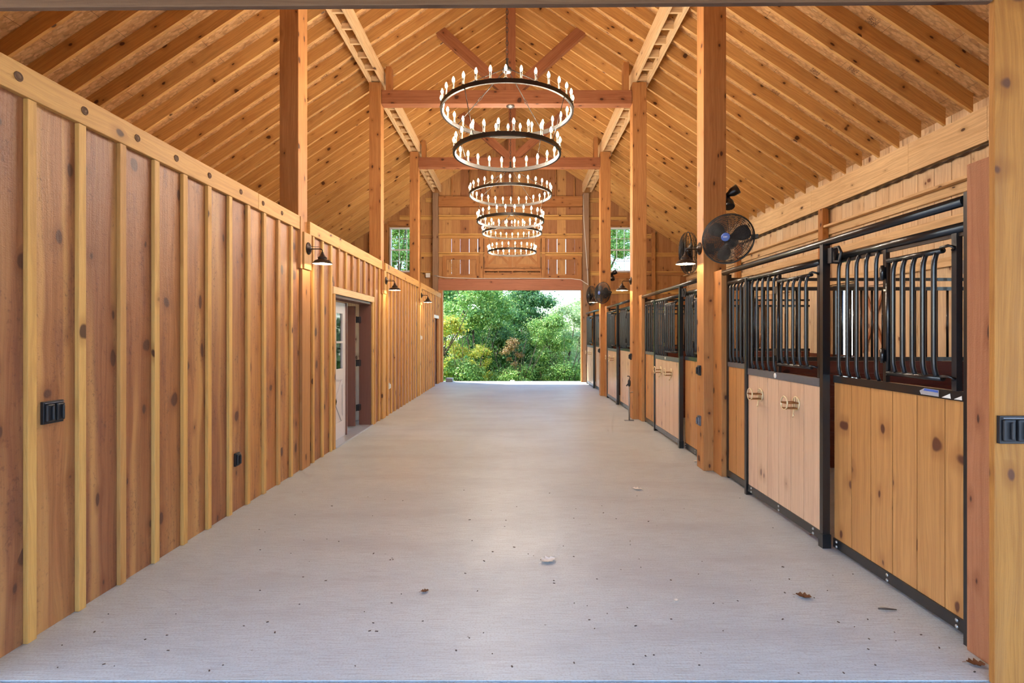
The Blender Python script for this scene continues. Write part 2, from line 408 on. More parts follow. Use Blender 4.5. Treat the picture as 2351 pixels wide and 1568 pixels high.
# ------------------------------------------------------------------ roof
cm = MB()
for s in (-1, 1):
    xe = XW_L-.3 if s < 0 else XW_R+.3
    p = lambda x, dz: (x, YF-.1, zr(x)+RV+dz)
    cm.m = 0
    cm.poly([p(CX, .0), p(xe, .0), p(xe, .03), p(CX, .03)], (0, YB-YF+.4, 0))
    # uv for panels: replace with metric ones below
me = cm.mesh('ceiling', M['osb'])
uvl = me.uv_layers[0].data
for pl in me.polygons:
    for li in pl.loop_indices:
        c = me.vertices[me.loops[li].vertex_index].co
        uvl[li].uv = (c.x*1.2, c.y)
tag(link('ceiling', me), 'oriented strand board roof sheathing above the rafters', None, None, 'structure')
rm = MB()
for s in (-1, 1):
    xe = XW_L-.4 if s < 0 else XW_R+.4
    p = lambda x, dz: (x, YF-.2, zr(x)+RV+dz)
    rm.poly([p(CX, .035), p(xe, .035), p(xe, .07), p(CX, .07)], (0, YB-YF+.6, 0))
tag(rm.build('trim_1', M['roofing']), 'outer roofing over the sheathing', None, None, 'structure')
RY0, RS = 7.207, .41
ryl = [RY0 + RS*k for k in range(-11, 25)]
for side, nm in ((-1, 'left'), (1, 'right')):
    xe = XW_L+.1 if side < 0 else 5.53
    b = MB(); x0 = CX + side*.025
    b.poly([(x0,0,zr(x0)), (xe,0,zr(xe)), (xe,0,zr(xe)+RV-.002), (x0,0,zr(x0)+RV-.002)], (0,.04,0), r=.3)
    bm_ = b.mesh('rafter', M['rafter'])
    for i, y in enumerate(ryl):
        o = link('rafter', bm_, loc=(0, y, 0))
        tag(o, f'sloping cedar-coloured rafter under the {nm} slope of the roof', 'rafter', f'rafters of the {nm} roof slope')
tag(MB().box(CX-.024, CX+.024, YF+.1, YB-.02, 8.0, 8.27, 1).build('ridge_beam', M['rafter']), 'long ridge board where both roof slopes meet', 'beam')

# purlins: two plies with spacer blocks
for side, nm in ((-1, 'left'), (1, 'right')):
    xi, xo = (-2.43, -2.71) if side < 0 else (2.15, 2.45)
    root = empty('purlin', ((xi+xo)/2, YF+.1, 6.175), f'doubled purlin with spacer blocks on top of the {nm} posts', 'beam')
    for (xa, xb) in ((xi, xi-side*-.055), (xo-side*.055, xo)):
        xa, xb = min(xa,xb), max(xa,xb)
        top = min(zr(xa), zr(xb)) - .004
        MB().box(xa, xb, YF+.12, YB-.25, 6.175, top, 1).build('ply_board', M['ply'], root)
    xa, xb = sorted((xi+side*.056, xo-side*.056))
    bb = MB().box(xa, xb, 0, .04, 6.20, min(zr(xa), zr(xb))-.01, 0, r=.4).mesh('spacer_block', M['ply'])
    for y in ryl[1:-1]:
        o = link('spacer_block', bb, root); o.location = Vector((0, y, 0)) - root.location

# ------------------------------------------------------------------ posts and trusses
ordn = ['nearest', 'middle', 'far']
lpw = (-2.69, -2.475)
rpw = (2.13, 2.388)
for i, y in enumerate(PY):
    o = MB().box(*lpw, y, y+PD+(.04 if i == 0 else 0), 0, 6.17, 2).build('timber_post', M['timber'], None, .006)
    tag(o, f'{ordn[i]} tall timber post rising from the left board and batten wall', 'post')
    o = MB().box(*rpw, y, y+PD, 0, 6.17, 2).build('timber_post', M['timber'], None, .006)
    tag(o, [f'nearest right-hand timber post, the one carrying the big round fan', 'middle right-hand timber post with the slim water hydrant at its foot', 'far right-hand timber post with two small fans'][i], 'post')
    # tie beam, stubs, king post and struts
    yt = y+.0
    tag(MB().box(-2.47, 2.125, yt+.01, yt+PD-.02, 5.78, 6.03, 0).build('tie_beam', M['truss'], None, .006),
        ['horizontal tie beam between the two nearest posts', 'horizontal tie beam between the middle posts, seen behind the nearest chandelier', 'horizontal tie beam between the far posts'][i], 'beam')
    if i == 0: tb_note = 1
    tr = empty('king_post_truss', (CX, yt+.1, 6.032), ['vertical king post with two slanting struts above the nearest tie beam', 'vertical king post with two slanting struts above the middle tie beam', 'vertical king post with two slanting struts above the far tie beam'][i], 'truss')
    MB().box(CX-.09, CX+.09, yt+.02, yt+PD-.04, 6.032, 7.93, 2).build('king_post', M['truss'], tr, .005)
    for s in (-1, 1):
        p0 = Vector((CX+s*.06, yt+.1, 6.03)); p1 = Vector((CX+s*1.24, yt+.1, 7.06+.03))
        q = MB(); d = (p1-p0).normalized(); n = Vector((-d.z*s, 0, d.x*s)) * .095
        a0 = p0-n; a1 = p0+n
        e = 1.42
        def hit(a):   # length along d until the rafters
            t = 0
            while zr((a+d*t).x) > (a+d*t).z and t < 3: t += .005
            return a + d*(t-.004)
        a0 = a0 + d*((6.036-a0.z)/d.z); a1 = a1 + d*((6.036-a1.z)/d.z)
        b0, b1 = hit(a0), hit(a1)
        q.poly([tuple(v-Vector((0,.07,0))) for v in (a0, b0, b1, a1)], (0,.13,0))
        q.build('strut', M['truss'], tr, .004)
    for (xa, xb) in ((-2.39, -2.29), (1.97, 2.07)):
        tag(MB().box(xa, xb, yt+.02, yt+.18, 6.034, zr(xa if xa < 0 else xb)-.005, 2).build('stub_post', M['timber'], None, .004),
            f'short stub post on the {"left" if xa<0 else "right"} end of the {ordn[i]} tie beam', 'post')
    # stud standing in front of the right post, holding the stall front
    tag(MB().box(2.238, 2.328, y-.245, y-.003, 0, 2.26, 2).build('filler_stud', M['timber'], None, .004),
        f'short reddish stud fixed to the camera side of the {ordn[i]} right-hand post', 'stud')

# ------------------------------------------------------------------ left wall
D1 = (7.13, 9.02, 2.10)
D2 = (15.86, 16.62, 2.05)
lw = MB()
step = .3093; y = 2.666-step
ys = []
while y < YB-.25: ys.append(y); y += step
edges = [YF+.1] + ys[1:] + [YB-.22]
def wallspan(mb, y0, y1, z0, z1, r):
    """one board from y0 to y1, cut around posts and doorways"""
    segs = [(y0, y1)]
    for i, py in enumerate(PY):
        a, b = py-.002, py+PD+(.04 if i == 0 else 0)+.002; ns = []
        for s0, s1 in segs:
            if s1 <= a or s0 >= b: ns.append((s0, s1)); continue
            if s0 < a: ns.append((s0, a))
            if s1 > b: ns.append((b, s1))
        segs = ns
    for s0, s1 in segs:
        zz = z0
        cut = [s0, s1]
        for d in (D1, D2):
            for e in d[:2]:
                if s0 < e < s1: cut.append(e)
        cut.sort()
        for a, b in zip(cut, cut[1:]):
            mid = (a+b)/2; zb = z0
            for d in (D1, D2):
                if d[0] < mid < d[1]: zb = d[2]
            if b-a > .003: mb.box(LX-.03, LX, a, b, zb, z1, 2, r)
for a, b in zip(edges, edges[1:]):
    wallspan(lw, a, b, 0, 2.74, random.random())
wl = tag(lw.build('wall_left', M['cedar']), 'left board and batten wall of knotty cedar', None, None, 'structure')
for k, y in enumerate(ys[1:]):
    if any(py-.05 < y < py+PD+.08 for py in PY): continue
    z0 = 0
    for d in (D1, D2):
        if d[0]-.12 < y < d[1]+.12: z0 = d[2]+.11
    MB().box(LX+.001, LX+.026, y-.024, y+.026, z0, 2.733, 2).build('batten', M['batten'], wl, .002)
for i, y in enumerate(PY):
    dd = .04 if i == 0 else 0
    MB().box(LX-.003, LX+.032, y+.02, y+PD+dd-.01, 0, 2.30, 2).build('post_casing', M['batten'], wl, .003)
    MB().box(LX-.003, LX+.052, y+.03, y+PD+dd-.015, 2.305, 2.726, 2).build('lamp_block', M['batten'], wl, .003)
    MB().box(LX-.003, LX+.036, y-.035, y+.015, 2.30, 2.888, 2).build('lamp_block', M['timber'], wl, .003)
# top plate of the left wall with round plugs
tp = MB()
for a, b in ((YF+.1, 5.0), (5.003, PY[0]-.04), (PY[0]+PD+.03, PY[1]-.04), (PY[1]+PD-.01, PY[2]-.04), (PY[2]+PD-.01, YB-.22)):
    tp.box(LX-.12, LX+.03, a, b, 2.735, 2.888, 1)
    if b < PY[0]+1: pass
t2 = tag(tp.build('trim_2', M['batten'], None, .004), 'long top plate along the left wall', None, None, 'structure')
for y in (2.588, 2.985, 3.40, 3.79, 4.2, 4.68, 5.09, 5.5):
    pm = MB(); pm.lathe([(.0,.003),(.012,.0035),(.0135,.001),(.017,.001),(.019,.005),(.022,.0045),(.024,0.)], (LX+.03, y, 2.815), (1,0,0), 20, r=.2)
    pm.build('wood_plug', M['header'], t2)
# room behind the left wall (seen through the doorway)
rmx = MB(); rmx.box(XW_L, LX-.03, 6.4, 6.45, 0, 2.7, 2); rmx.box(XW_L, LX-.03, 9.55, 9.60, 0, 2.7, 2); rmx.box(XW_L, LX-.25, 6.4, 9.60, 2.7, 2.735, 1)
tag(rmx.build('wall_tack_room', M['wallpine']), 'pine lining of the room behind the left doorway', None, None, 'structure')

# door 1: casing, jambs, closed pale leaf, open brown leaf
d1 = tag(empty('door_1', (LX, 8.07, 0)), 'double doorway in the left wall, far leaf standing open', None, None, 'structure')
f = MB(); f.box(LX, LX+.03, D1[0]-.06, D1[1]+.07, D1[2], D1[2]+.095, 1, .1); f.build('head_casing', M['ply'], d1, .002)
f = MB(); f.box(LX, LX+.026, D1[0]-.05, D1[0]+.02, 0, D1[2]-.002, 2); f.build('side_casing', M['batten'], d1, .002)
f = MB(); f.box(LX, LX+.026, D1[1]-.01, D1[1]+.06, 0, D1[2]-.002, 2); f.build('side_casing', M['batten'], d1, .002)
MB().box(LX-.2, LX-.001, D1[1]-.05, D1[1]-.012, .02, D1[2]-.04, 2).build('jamb', M['browndoor'], d1)
MB().box(LX-.2, LX-.001, D1[0]+.022, D1[0]+.06, .02, D1[2]-.04, 2).build('jamb', M['browndoor'], d1)
MB().box(LX-.2, LX-.001, D1[0]+.022, D1[1]-.012, D1[2]-.04, D1[2]-.003, 1).build('head_jamb', M['browndoor'], d1)
MB().box(LX-.2, LX+.03, D1[0]+.03, D1[1]-.02, .0, .02, 1).build('threshold', M['alu'], d1)
def leaf(parent, name, mat, org, du, dn, W, H, T):
    """door leaf: org = lower hinge corner, du along width, dn through thickness"""
    org, du, dn, up = Vector(org), Vector(du), Vector(dn), Vector((0,0,1))
    root = empty(name, org); root.parent = parent; root.location = org - root_loc(parent)
    def bx(mb, u0, u1, z0, z1, n0=0, n1=1, g=2):
        c = org + du*((u0+u1)/2) + up*((z0+z1)/2) + dn*(T*(n0+n1)/2)
        mb.obox(c, (du, dn, up), (abs(u1-u0)/2, T*abs(n1-n0)/2, abs(z1-z0)/2), g)
    b = MB(); st = .13
    bx(b, 0, st, 0, H); bx(b, W-st, W, 0, H); bx(b, st, W-st, 0, .24, g=0); bx(b, st, W-st, H-.16, H, g=0); bx(b, st, W-st, .86, 1.02, g=0)
    bx(b, st, W-st, .24, .86, .3, .7)
    for k in (0, 1):
        a = org + du*(st if k else W-st) + up*.25 + dn*T*.5; c = org + du*(W-st if k else st) + up*.85 + dn*T*.5
        b.beam(a, c, T*.9, .07, dn)
    b.build('door_panel', mat, root)
    m = MB()
    bx(m, st, W-st, 1.40, 1.43); bx(m, W/2-.012, W/2+.012, 1.02, H-.16)
    m.build('glazing_bars', mat, root)
    g = MB(); bx(g, st, W-st, 1.02, H-.16, .45, .55); g.build('pane', M['glass'], root)
    return root
l1 = leaf(d1, 'door_leaf', M['whitepaint'], (LX-.13, D1[0]+.065, .022), (0,1,0), (-1,0,0), .85, 2.0, .045); l1['label'] = 'pale closed door leaf'
MB().box(LX-.18, LX-.115, 7.13+.92, 7.13+.965, .022, 2.03, 2).build('astragal', M['browndoor'], d1)
l2 = leaf(d1, 'door_leaf', M['browndoor'], (LX-.22, 8.84, .022), (-1,0,0), (0,-1,0), .86, 2.0, .045); l2['label'] = 'brown door leaf standing open into the room'
for z in (.32, 1.07, 1.80):
    hm = MB().box(LX-.215, LX-.165, 8.86, 8.965, z-.05, z+.05).tube([(LX-.21, 8.85, z-.055), (LX-.21, 8.85, z+.055)], .009)
    hm.build('hinge', M['blackmatte'], d1)
d2 = tag(empty('door_2', (LX, 16.24, 0)), 'narrow brown door at the far end of the left wall', None, None, 'structure')
MB().box(LX, LX+.03, D2[0]-.07, D2[1]+.07, D2[2], D2[2]+.09, 1, .1).build('head_casing', M['white'], d2)
for yy in (D2[0]-.05, D2[1]-.02):
    MB().box(LX, LX+.026, yy, yy+.07, 0, D2[2]-.002, 2).build('side_casing', M['timber'], d2)
MB().box(LX-.09, LX-.05, D2[0]+.002, D2[1]-.002, 0.005, D2[2]-.004, 2).build('door_panel', M['browndoor'], d2)

# ------------------------------------------------------------------ outer walls
b = MB(); y = YF+.05
while y < YB:
    if 7.0 < y < 8.9: b.box(XW_L-.03, XW_L, y, min(y+.285, YB), 0, .8, 2); b.box(XW_L-.03, XW_L, y, min(y+.285, YB), 2.2, zr(XW_L)+RV-.01, 2)  # unseen opening, added to let daylight into the room behind the doorway
    else: b.box(XW_L-.03, XW_L, y, min(y+.285, YB), 0, zr(XW_L)+RV-.01, 2)
    y += .287
tag(b.build('wall_outer_left', M['siding']), 'outer siding wall behind the left wing', None, None, 'structure')
# right outer wall: boards with door/window openings in each stall
WO = [(8.62, 9.28, 1.15, 2.36), (12.28, 12.94, 1.15, 2.36), (15.9, 16.5, 1.15, 2.36), (4.96, 5.6, 1.15, 2.36)]
b = MB(); y = YF+.05+.1
while y < YB:
    y1 = min(y+.2785, YB); segs = [(0, zr(XW_R)+RV-.01)]
    cuts = [y, y1]
    for w in WO:
        for e in w[:2]:
            if y < e < y1: cuts.append(e)
    cuts.sort(); r = random.random()
    for a, c in zip(cuts, cuts[1:]):
        mid = (a+c)/2; w = [w for w in WO if w[0] < mid < w[1]]
        for z0, z1 in (((0, w[0][2]), (w[0][3], zr(XW_R)+RV-.03)) if w else ((0, zr(XW_R)+RV-.03),)):
            b.box(XW_R, XW_R+.02, a, c, z0, z1, 2, r); b.box(XW_R+.0205, XW_R+.035, a, c+(.0085 if c == y1 else 0), z0, z1, 2, r)
    y += .287
wr = tag(b.build('wall_right', M['wallpine']), 'pale vertical boards of the outer wall behind the stalls', None, None, 'structure')
MB().box(5.60, 5.618, YF+.2, YB-.05, 0, 1.2, 1).build('kick_boards', M['dark'], wr)
for zz in ((3.40, 1), (3.02, 0), (2.50, 0)):
    g = MB(); g.box(5.57, 5.616, YF+.15, YB-.1, zz[0]-.09+.02, zz[0]+.05, 1)
    if zz[1]: g.box(5.47, 5.616, YF+.15, YB-.1, zz[0]+.052, zz[0]+.09, 1)
    g.build('girt', M['ply'], wr)
for i, y in enumerate((5.75, 9.40, 13.06)):
    tag(MB().box(5.455, 5.565, y, y+.14, 0, 3.80, 2).build('wall_post', M['timber'], None, .003), ['square post against the outer stall wall inside the nearest stall', 'square post against the outer stall wall seen above the sliding door', 'square post against the outer stall wall at the far stalls'][i], 'post')
# wall plate with joints, corrugated strip under it
pl = MB(); js = [YF+.1, 5.0, 6.2, 7.45, 9.9, 12.3, 14.8, YB-.1]
for a, c in zip(js, js[1:]): pl.box(5.532, 5.612, a+.002, c-.002, 3.825, zr(5.532)-.003, 1)
tag(pl.build('trim_3', M['ply']), 'broad plywood faced wall plate along the right eave', None, None, 'structure')
cr = MB(); n = 260
for i in range(n):
    a, c = YF+.1+(YB-YF-.2)*i/n, YF+.1+(YB-YF-.2)*(i+1)/n
    f_ = lambda y: 3.80+.010*math.sin(y*2*PI/.23)
    k = len(cr.v); cr.v += [Vector((5.545,a,f_(a))), Vector((5.545,c,f_(c))), Vector((5.61,c,f_(c))), Vector((5.61,a,f_(a))),
                            Vector((5.545,a,f_(a)-.012)), Vector((5.545,c,f_(c)-.012)), Vector((5.61,c,f_(c)-.012)), Vector((5.61,a,f_(a)-.012))]
    for q in ((0,1,2,3),(7,6,5,4),(4,5,1,0)): cr.face([k+j for j in q], [(0,0)]*4, .5, True)
cr.build('corrugated_strip', M['corr'], wr)

# stall windows with X braced shutter doors
for i, w in enumerate(WO):
    wn = tag(empty(f'window_{i+3}', (XW_R, w[0], w[2])), 'small barred window in the outer stall wall', None, None, 'structure')
    fr = MB()
    fr.box(XW_R-.03, XW_R+.04, w[0]-.04, w[0]+.03, w[2]-.04, w[3]+.04, 2); fr.box(XW_R-.03, XW_R+.04, w[1]-.03, w[1]+.04, w[2]-.04, w[3]+.04, 2)
    fr.box(XW_R-.03, XW_R+.04, w[0]+.03, w[1]-.03, w[2]-.04, w[2]+.03, 1); fr.box(XW_R-.03, XW_R+.04, w[0]+.03, w[1]-.03, w[3]-.03, w[3]+.04, 1)
    fr.build('window_frame', M['black'], wn)
    for k in range(1, 4):
        yy = w[0]+(w[1]-w[0])*k/4
        MB().tube([(XW_R+.005, yy, w[2]+.03), (XW_R+.005, yy, w[3]-.03)], .022).build('window_bar', M['black'], wn)
    sh = tag(empty('stall_door', (XW_R-.03, w[0]-.4, 0)), ['pink cross-braced inner door beside the bright window, seen through the nearest bars',
        'pink cross-braced door behind the second stall grille', 'pink cross-braced door in the farthest stall', 'pink cross-braced door in the first stall, right of its window'][i], 'door')
    q = MB(); x0, x1 = XW_R-.045, XW_R-.003
    q.box(x0+.02, x1, w[0]-.75, w[0]-.05, 0, 2.42, 2); q.build('door_boards', M['pink'], sh)
    q = MB()
    for (a, c, z0, z1) in ((w[0]-.75, w[0]-.66, 0, 2.42), (w[0]-.14, w[0]-.05, 0, 2.42)): q.box(x0-.01, x0+.019, a, c, z0, z1, 2)
    for z0 in (0.02, 1.16, 2.32): q.box(x0-.01, x0+.019, w[0]-.658, w[0]-.142, z0, z0+.09, 1)
    q.build('door_frame_boards', M['pink'], sh)
    q = MB()
    for (z0, z1) in ((1.26, 2.3), (.13, 1.14)):
        q.beam((x0+.008, w[0]-.65, z0), (x0+.008, w[0]-.15, z1), .014, .05, (1,0,0)); q.beam((x0-.003, w[0]-.15, z0), (x0-.003, w[0]-.65, z1), .008, .05, (1,0,0))
    q.build('cross_brace', M['redpost'], sh)

# ------------------------------------------------------------------ back gable wall
OX = (-2.40, 2.125); OZ = 3.0
WG = [(-4.16, -3.30), (3.02, 3.86)]; WZ = (3.60, 5.07)
b = MB(); x = XW_L
gaps = {}
while x < XW_R:
    x1 = min(x+.29, XW_R)
    xs = [x, x1]
    for e in (OX[0], OX[1], *WG[0], *WG[1], CX):
        if x < e < x1: xs.append(e)
    xs.sort(); r = random.random()
    for a, c in zip(xs, xs[1:]):
        if c-a < .004: continue
        mid = (a+c)/2; zt = min(zr(a), zr(c))+RV-.004
        spans = [(0, zt)]
        if OX[0] < mid < OX[1]: spans = [(OZ, zt)]
        for w in WG:
            if w[0] < mid < w[1]: spans = [(0, WZ[0]), (WZ[1], zt)]
        for z0, z1 in spans:
            if z0 == OZ and (-2.3 < mid < -1.2 or .95 < mid < 2.0):   # loosely nailed boards: daylight between them
                b.box(a+.0, c, YB, YB+.022, z0, 3.55, 2, r); g = random.choice((.003,.006,.014,.02))
                b.box(a+g/2, c-g/2, YB, YB+.022, 3.55, 4.70, 2, r); b.box(a, c, YB, YB+.022, 4.70, z1, 2, r)
            else: b.box(a, c, YB, YB+.022, z0, z1, 2, r)
        b.poly([(a,YB,zt), (c,YB,zt), ((c,YB,zr(c)+RV-.004) if zr(c) > zr(a) else (a,YB,zr(a)+RV-.004))], (0,.022,0), r)
    x = x1
wb = tag(b.build('wall_back', M['siding']), 'far gable wall of vertical siding boards around the bright doorway', None, None, 'structure')
def part(nm, mat, parent, *boxes, bevel=0):
    m = MB()
    for q in boxes: m.box(*q)
    return m.build(nm, M[mat], parent, bevel)
# girts
for z in (5.41, 4.80, 4.19):
    part('girt', 'batten', wb, (-2.54, 2.17, YB-.15, YB-.002, z+.01, z+.047, 0), (-2.54, 2.17, YB-.045, YB-.002, z-.085, z+.008, 0))
for z in (5.98, 5.41, 4.80, 4.19, 3.58, 2.97, 2.3):
    if z > 5.0 or True:
        def rng(xa, xb):
            # keep clear of windows
            for w in WG:
                if WZ[0]-.1 < z < WZ[1]+.1 and xa < w[1] and xb > w[0]:
                    return [(xa, w[0]-.1), (w[1]+.1, xb)]
            return [(xa, xb)]
        lim = (8.0-z-.1)/PITCH
        for xa, xb in ((max(XW_L+.05, CX-lim), -2.73), (2.39, min(XW_R-.05, CX+lim))):
            for a, c in rng(xa, xb):
                if c-a > .1: part('girt', 'batten', wb, (a, c, YB-.07, YB-.002, z+.01, z+.047, 0), (a, c, YB-.04, YB-.002, z-.085, z+.008, 0))
part('girt', 'timber', wb, (-2.54, 2.17, YB-.14, YB-.002, 5.74, 6.07, 0))
for x in (-2.1, -1.5, -.85, -.1, .62, 1.3, 1.9):
    part('stud', 'timber', wb, (x-.02, x+.02, YB-.10, YB-.002, 6.075, zr(x+(.02 if x > CX else -.02))-.01, 2))
for x in (-4.75, -4.27, -3.19, 2.91, 3.97, 4.5):
    part('stud', 'timber', wb, (x-.06, x+.06, YB-.12, YB-.072, 0, zr(x+(.06 if x > CX else -.06))-.01, 2))
for w in WG:
    part('window_header', 'timber', wb, (w[0]-.05, w[1]+.05, YB-.06, YB-.002, WZ[1]+.05, WZ[1]+.2, 0), (w[0]-.05, w[1]+.05, YB-.06, YB-.002, WZ[0]-.2, WZ[0]-.05, 0))
# central loft doors, their slots, and both side frames
def frame(x0, x1, z0, z1, w, y0, y1, extra=()):
    q = [(x0, x0+w, y0, y1, z0, z1, 2), (x1-w, x1, y0, y1, z0, z1, 2), (x0+w, x1-w, y0, y1, z1-w, z1, 0), (x0+w, x1-w, y0, y1, z0, z0+w, 0)]
    return q + list(extra)
part('loft_side_frame', 'timber', wb, *frame(-2.42, -1.18, 3.37, 4.145, .13, YB-.05, YB-.003))
part('loft_side_frame', 'timber', wb, *frame(.92, 2.15, 3.37, 4.145, .13, YB-.05, YB-.003))
part('loft_side_frame', 'timber', wb, (-1.20, -1.08, YB-.12, YB-.052, 3.37, 4.75, 2), (.84, .95, YB-.12, YB-.052, 3.37, 4.75, 2))
ld = tag(empty('loft_door', (-.12, YB-.1, 3.38), 'pair of cross-braced loft doors above the far doorway', 'door'))
m = MB(); m.box(-1.04, .80, YB-.13, YB-.10, 3.72, 4.70, 2); m.build('door_boards', M['siding'], ld)
for (xa, xb) in ((-1.02, -.14), (-.1, .78)):
    m = MB()
    for q in frame(xa, xb, 3.74, 4.68, .11, YB-.16, YB-.131): m.box(*q)
    m.build('door_frame', M['timber'], ld)
    m = MB(); m.beam((xa+.1, YB-.145, 3.86), (xb-.1, YB-.145, 4.56), .02, .08, (0,1,0)); m.beam((xb-.1, YB-.155, 3.86), (xa+.1, YB-.155, 4.56), .012, .08, (0,1,0))
    m.build('cross_brace', M['timber'], ld)
m = MB()
m.box(-1.07, .83, YB-.17, YB-.10, 3.62, 3.70, 0); m.box(-1.07, .83, YB-.17, YB-.10, 3.50, 3.56, 0)
for k in range(5): m.box(-1.07+k*.4635, -1.07+k*.4635+.045, YB-.16, YB-.10, 3.56, 3.62, 2)
m.box(-1.07, .83, YB-.14, YB-.10, 3.36, 3.50, 0)
m.build('slotted_sill', M['timber'], ld)
# header, jamb posts of the far doorway
tag(MB().box(-2.54, 2.17, YB-.19, YB-.005, OZ, OZ+.355, 0).build('header_beam', M['beamred'], None, .005), 'deep header beam across the top of the far doorway', 'beam')
for (xa, xb, nm) in ((-2.725, -2.545, 'left'), (2.18, 2.375, 'right')):
    tag(MB().box(xa, xb, YB-.2, YB-.005, 0, 6.17, 2).build('gable_post', M['greytimber'], None, .005), f'gable post on the {nm} side of the far doorway', 'post')
tag(MB().box(-2.54, -2.402, YB-.19, YB+.02-.025, 0, OZ-.002, 2).build('trim_4', M['timber']), 'left jamb of the far doorway', None, None, 'structure')
tag(MB().box(2.127, 2.178, YB-.19, YB-.005, 0, OZ-.002, 2).build('trim_5', M['timber']), 'right jamb of the far doorway', None, None, 'structure')
tag(MB().box(2.41, 2.52, YB-.42, YB-.3, 0, 2.26, 2).build('filler_stud', M['timber']), 'orange stud beside the right jamb of the far doorway', 'stud')
# gable windows (double hung, 3 x 2 lights per sash)
for i, w in enumerate(WG):
    wn = tag(empty(f'window_{i+1}', ((w[0]+w[1])/2, YB-.02, WZ[0])), ['white double-hung window left of the far gable centre', 'white double-hung window right of the far gable centre'][i], None, None, 'structure')
    zm = (WZ[0]+WZ[1])/2
    m = MB()
    for q in frame(w[0]+.001, w[1]-.001, WZ[0]+.001, WZ[1]-.001, .055, YB-.05, YB+.03): m.box(*q)
    m.build('window_frame', M['vinyl'], wn)
    m = MB()
    m.box(w[0]+.056, w[1]-.056, YB-.02, YB+.02, zm-.02, zm+.02, 0)
    for k in (1, 2): 
        xx = w[0]+.055+(w[1]-w[0]-.11)*k/3; m.box(xx-.008, xx+.008, YB-.012, YB+.012, WZ[0]+.056, WZ[1]-.056, 2)
    for zz in ((WZ[0]+zm)/2, (WZ[1]+zm)/2): m.box(w[0]+.056, w[1]-.056, YB-.010, YB+.010, zz-.008, zz+.008, 0)
    m.build('window_muntins', M['vinyl'], wn)
    MB().box(w[0]+.056, w[1]-.056, YB-.003, YB+.003, WZ[0]+.056, WZ[1]-.056).build('window_glass', M['glass'], wn)
# cable and junction box
tag(MB().tube([(-2.66, YB-.215, 3.47), (-2.3, YB-.2, 3.40), (-1.2, YB-.2, 3.375), (.5, YB-.2, 3.38), (1.8, YB-.205, 3.37), (2.1, YB-.21, 3.33), (2.3, YB-.215, 3.2), (2.36, YB-.215, 3.16)], .011).build('electric_cable', M['white']), 'pale electric cable running along the far header beam', 'cable')
tag(MB().tube([(2.19, YB-.212, 6.1), (2.2, YB-.212, 5.3), (2.27, YB-.212, 4.3), (2.32, YB-.212, 3.6), (2.34, YB-.212, 3.2)], .011).build('electric_cable', M['white']), 'pale electric cable hanging down the right gable post', 'cable')
tag(MB().box(-2.96, -2.82, YB-.12, YB-.072, 3.42, 3.56).build('junction_box', M['white']), 'white junction box beside the left gable post', 'electrical box')

# ------------------------------------------------------------------ front wall (entrance the camera looks through)
b = MB(); x = XW_L
while x < XW_R:
    x1 = min(x+.29, XW_R)
    cs_ = sorted([x, x1] + [e for e in (-2.44, 2.14, CX) if x < e < x1])
    for a, c in zip(cs_, cs_[1:]):
        if c-a < .004: continue
        mid = (a+c)/2; b.box(a, c, YF+.0, YF+.03, (3.30 if -2.44 < mid < 2.14 else 0), min(zr(a), zr(c))+RV-.004, 2)
        zt = min(zr(a), zr(c))+RV-.004
        b.poly([(a,YF,zt), (c,YF,zt), ((c,YF,zr(c)+RV-.004) if zr(c) > zr(a) else (a,YF,zr(a)+RV-.004))], (0,.03,0))
    x = x1
tag(b.build('wall_front', M['siding']), 'front gable wall around the entrance', None, None, 'structure')
hb = MB(); hb.box(-2.42, 2.105, YF-.03, YF-.001, 3.022, 3.34, 0); 
for v in hb.v:
    if v.z < 3.1 and v.x < 0: v.z -= .03
tag(hb.build('header_beam', M['header'], None, .003), 'weathered header board across the top of the near entrance', 'beam')
tag(MB().box(2.112, 2.46, YF-.03, YF-.001, 0, 3.5, 2, .35).build('trim_6', M['casing'], None, .003), 'wide yellow casing board at the right edge of the entrance', None, None, 'structure')
tag(MB().box(-2.76, -2.42, YF-.03, YF-.001, 0, 3.5, 2, .35).build('trim_7', M['batten'], None, .003), 'wide casing board at the left edge of the entrance', None, None, 'structure')
tag(MB().box(2.215, 2.44, YF+.035, 2.596, 0, 2.385, 2, .2).build('entrance_post', M['redpost'], None, .004), 'rough reddish post between the entrance casing and the nearest stall', 'post')

# unseen roof on posts, added to cut sky light at the entrance
pr = MB().box(-5.5, 5.3, -1.7, YF-.05, 3.62, 3.68, 1); 
for k in range(8): pr.box(-5.5, 5.3, -1.65+k*.5, -1.61+k*.5, 3.45, 3.618, 0)
tag(pr.build('ceiling_added_shade', M['rafter']), 'unseen roof added to shade the entrance', None, None, 'structure')
tag(MB().box(-5.4, -5.2, -1.6, -1.4, -.002, 3.448).box(5.0, 5.2, -1.6, -1.4, -.002, 3.448).build('trim_8', M['timber']), 'added posts under the unseen shade roof', None, None, 'structure')
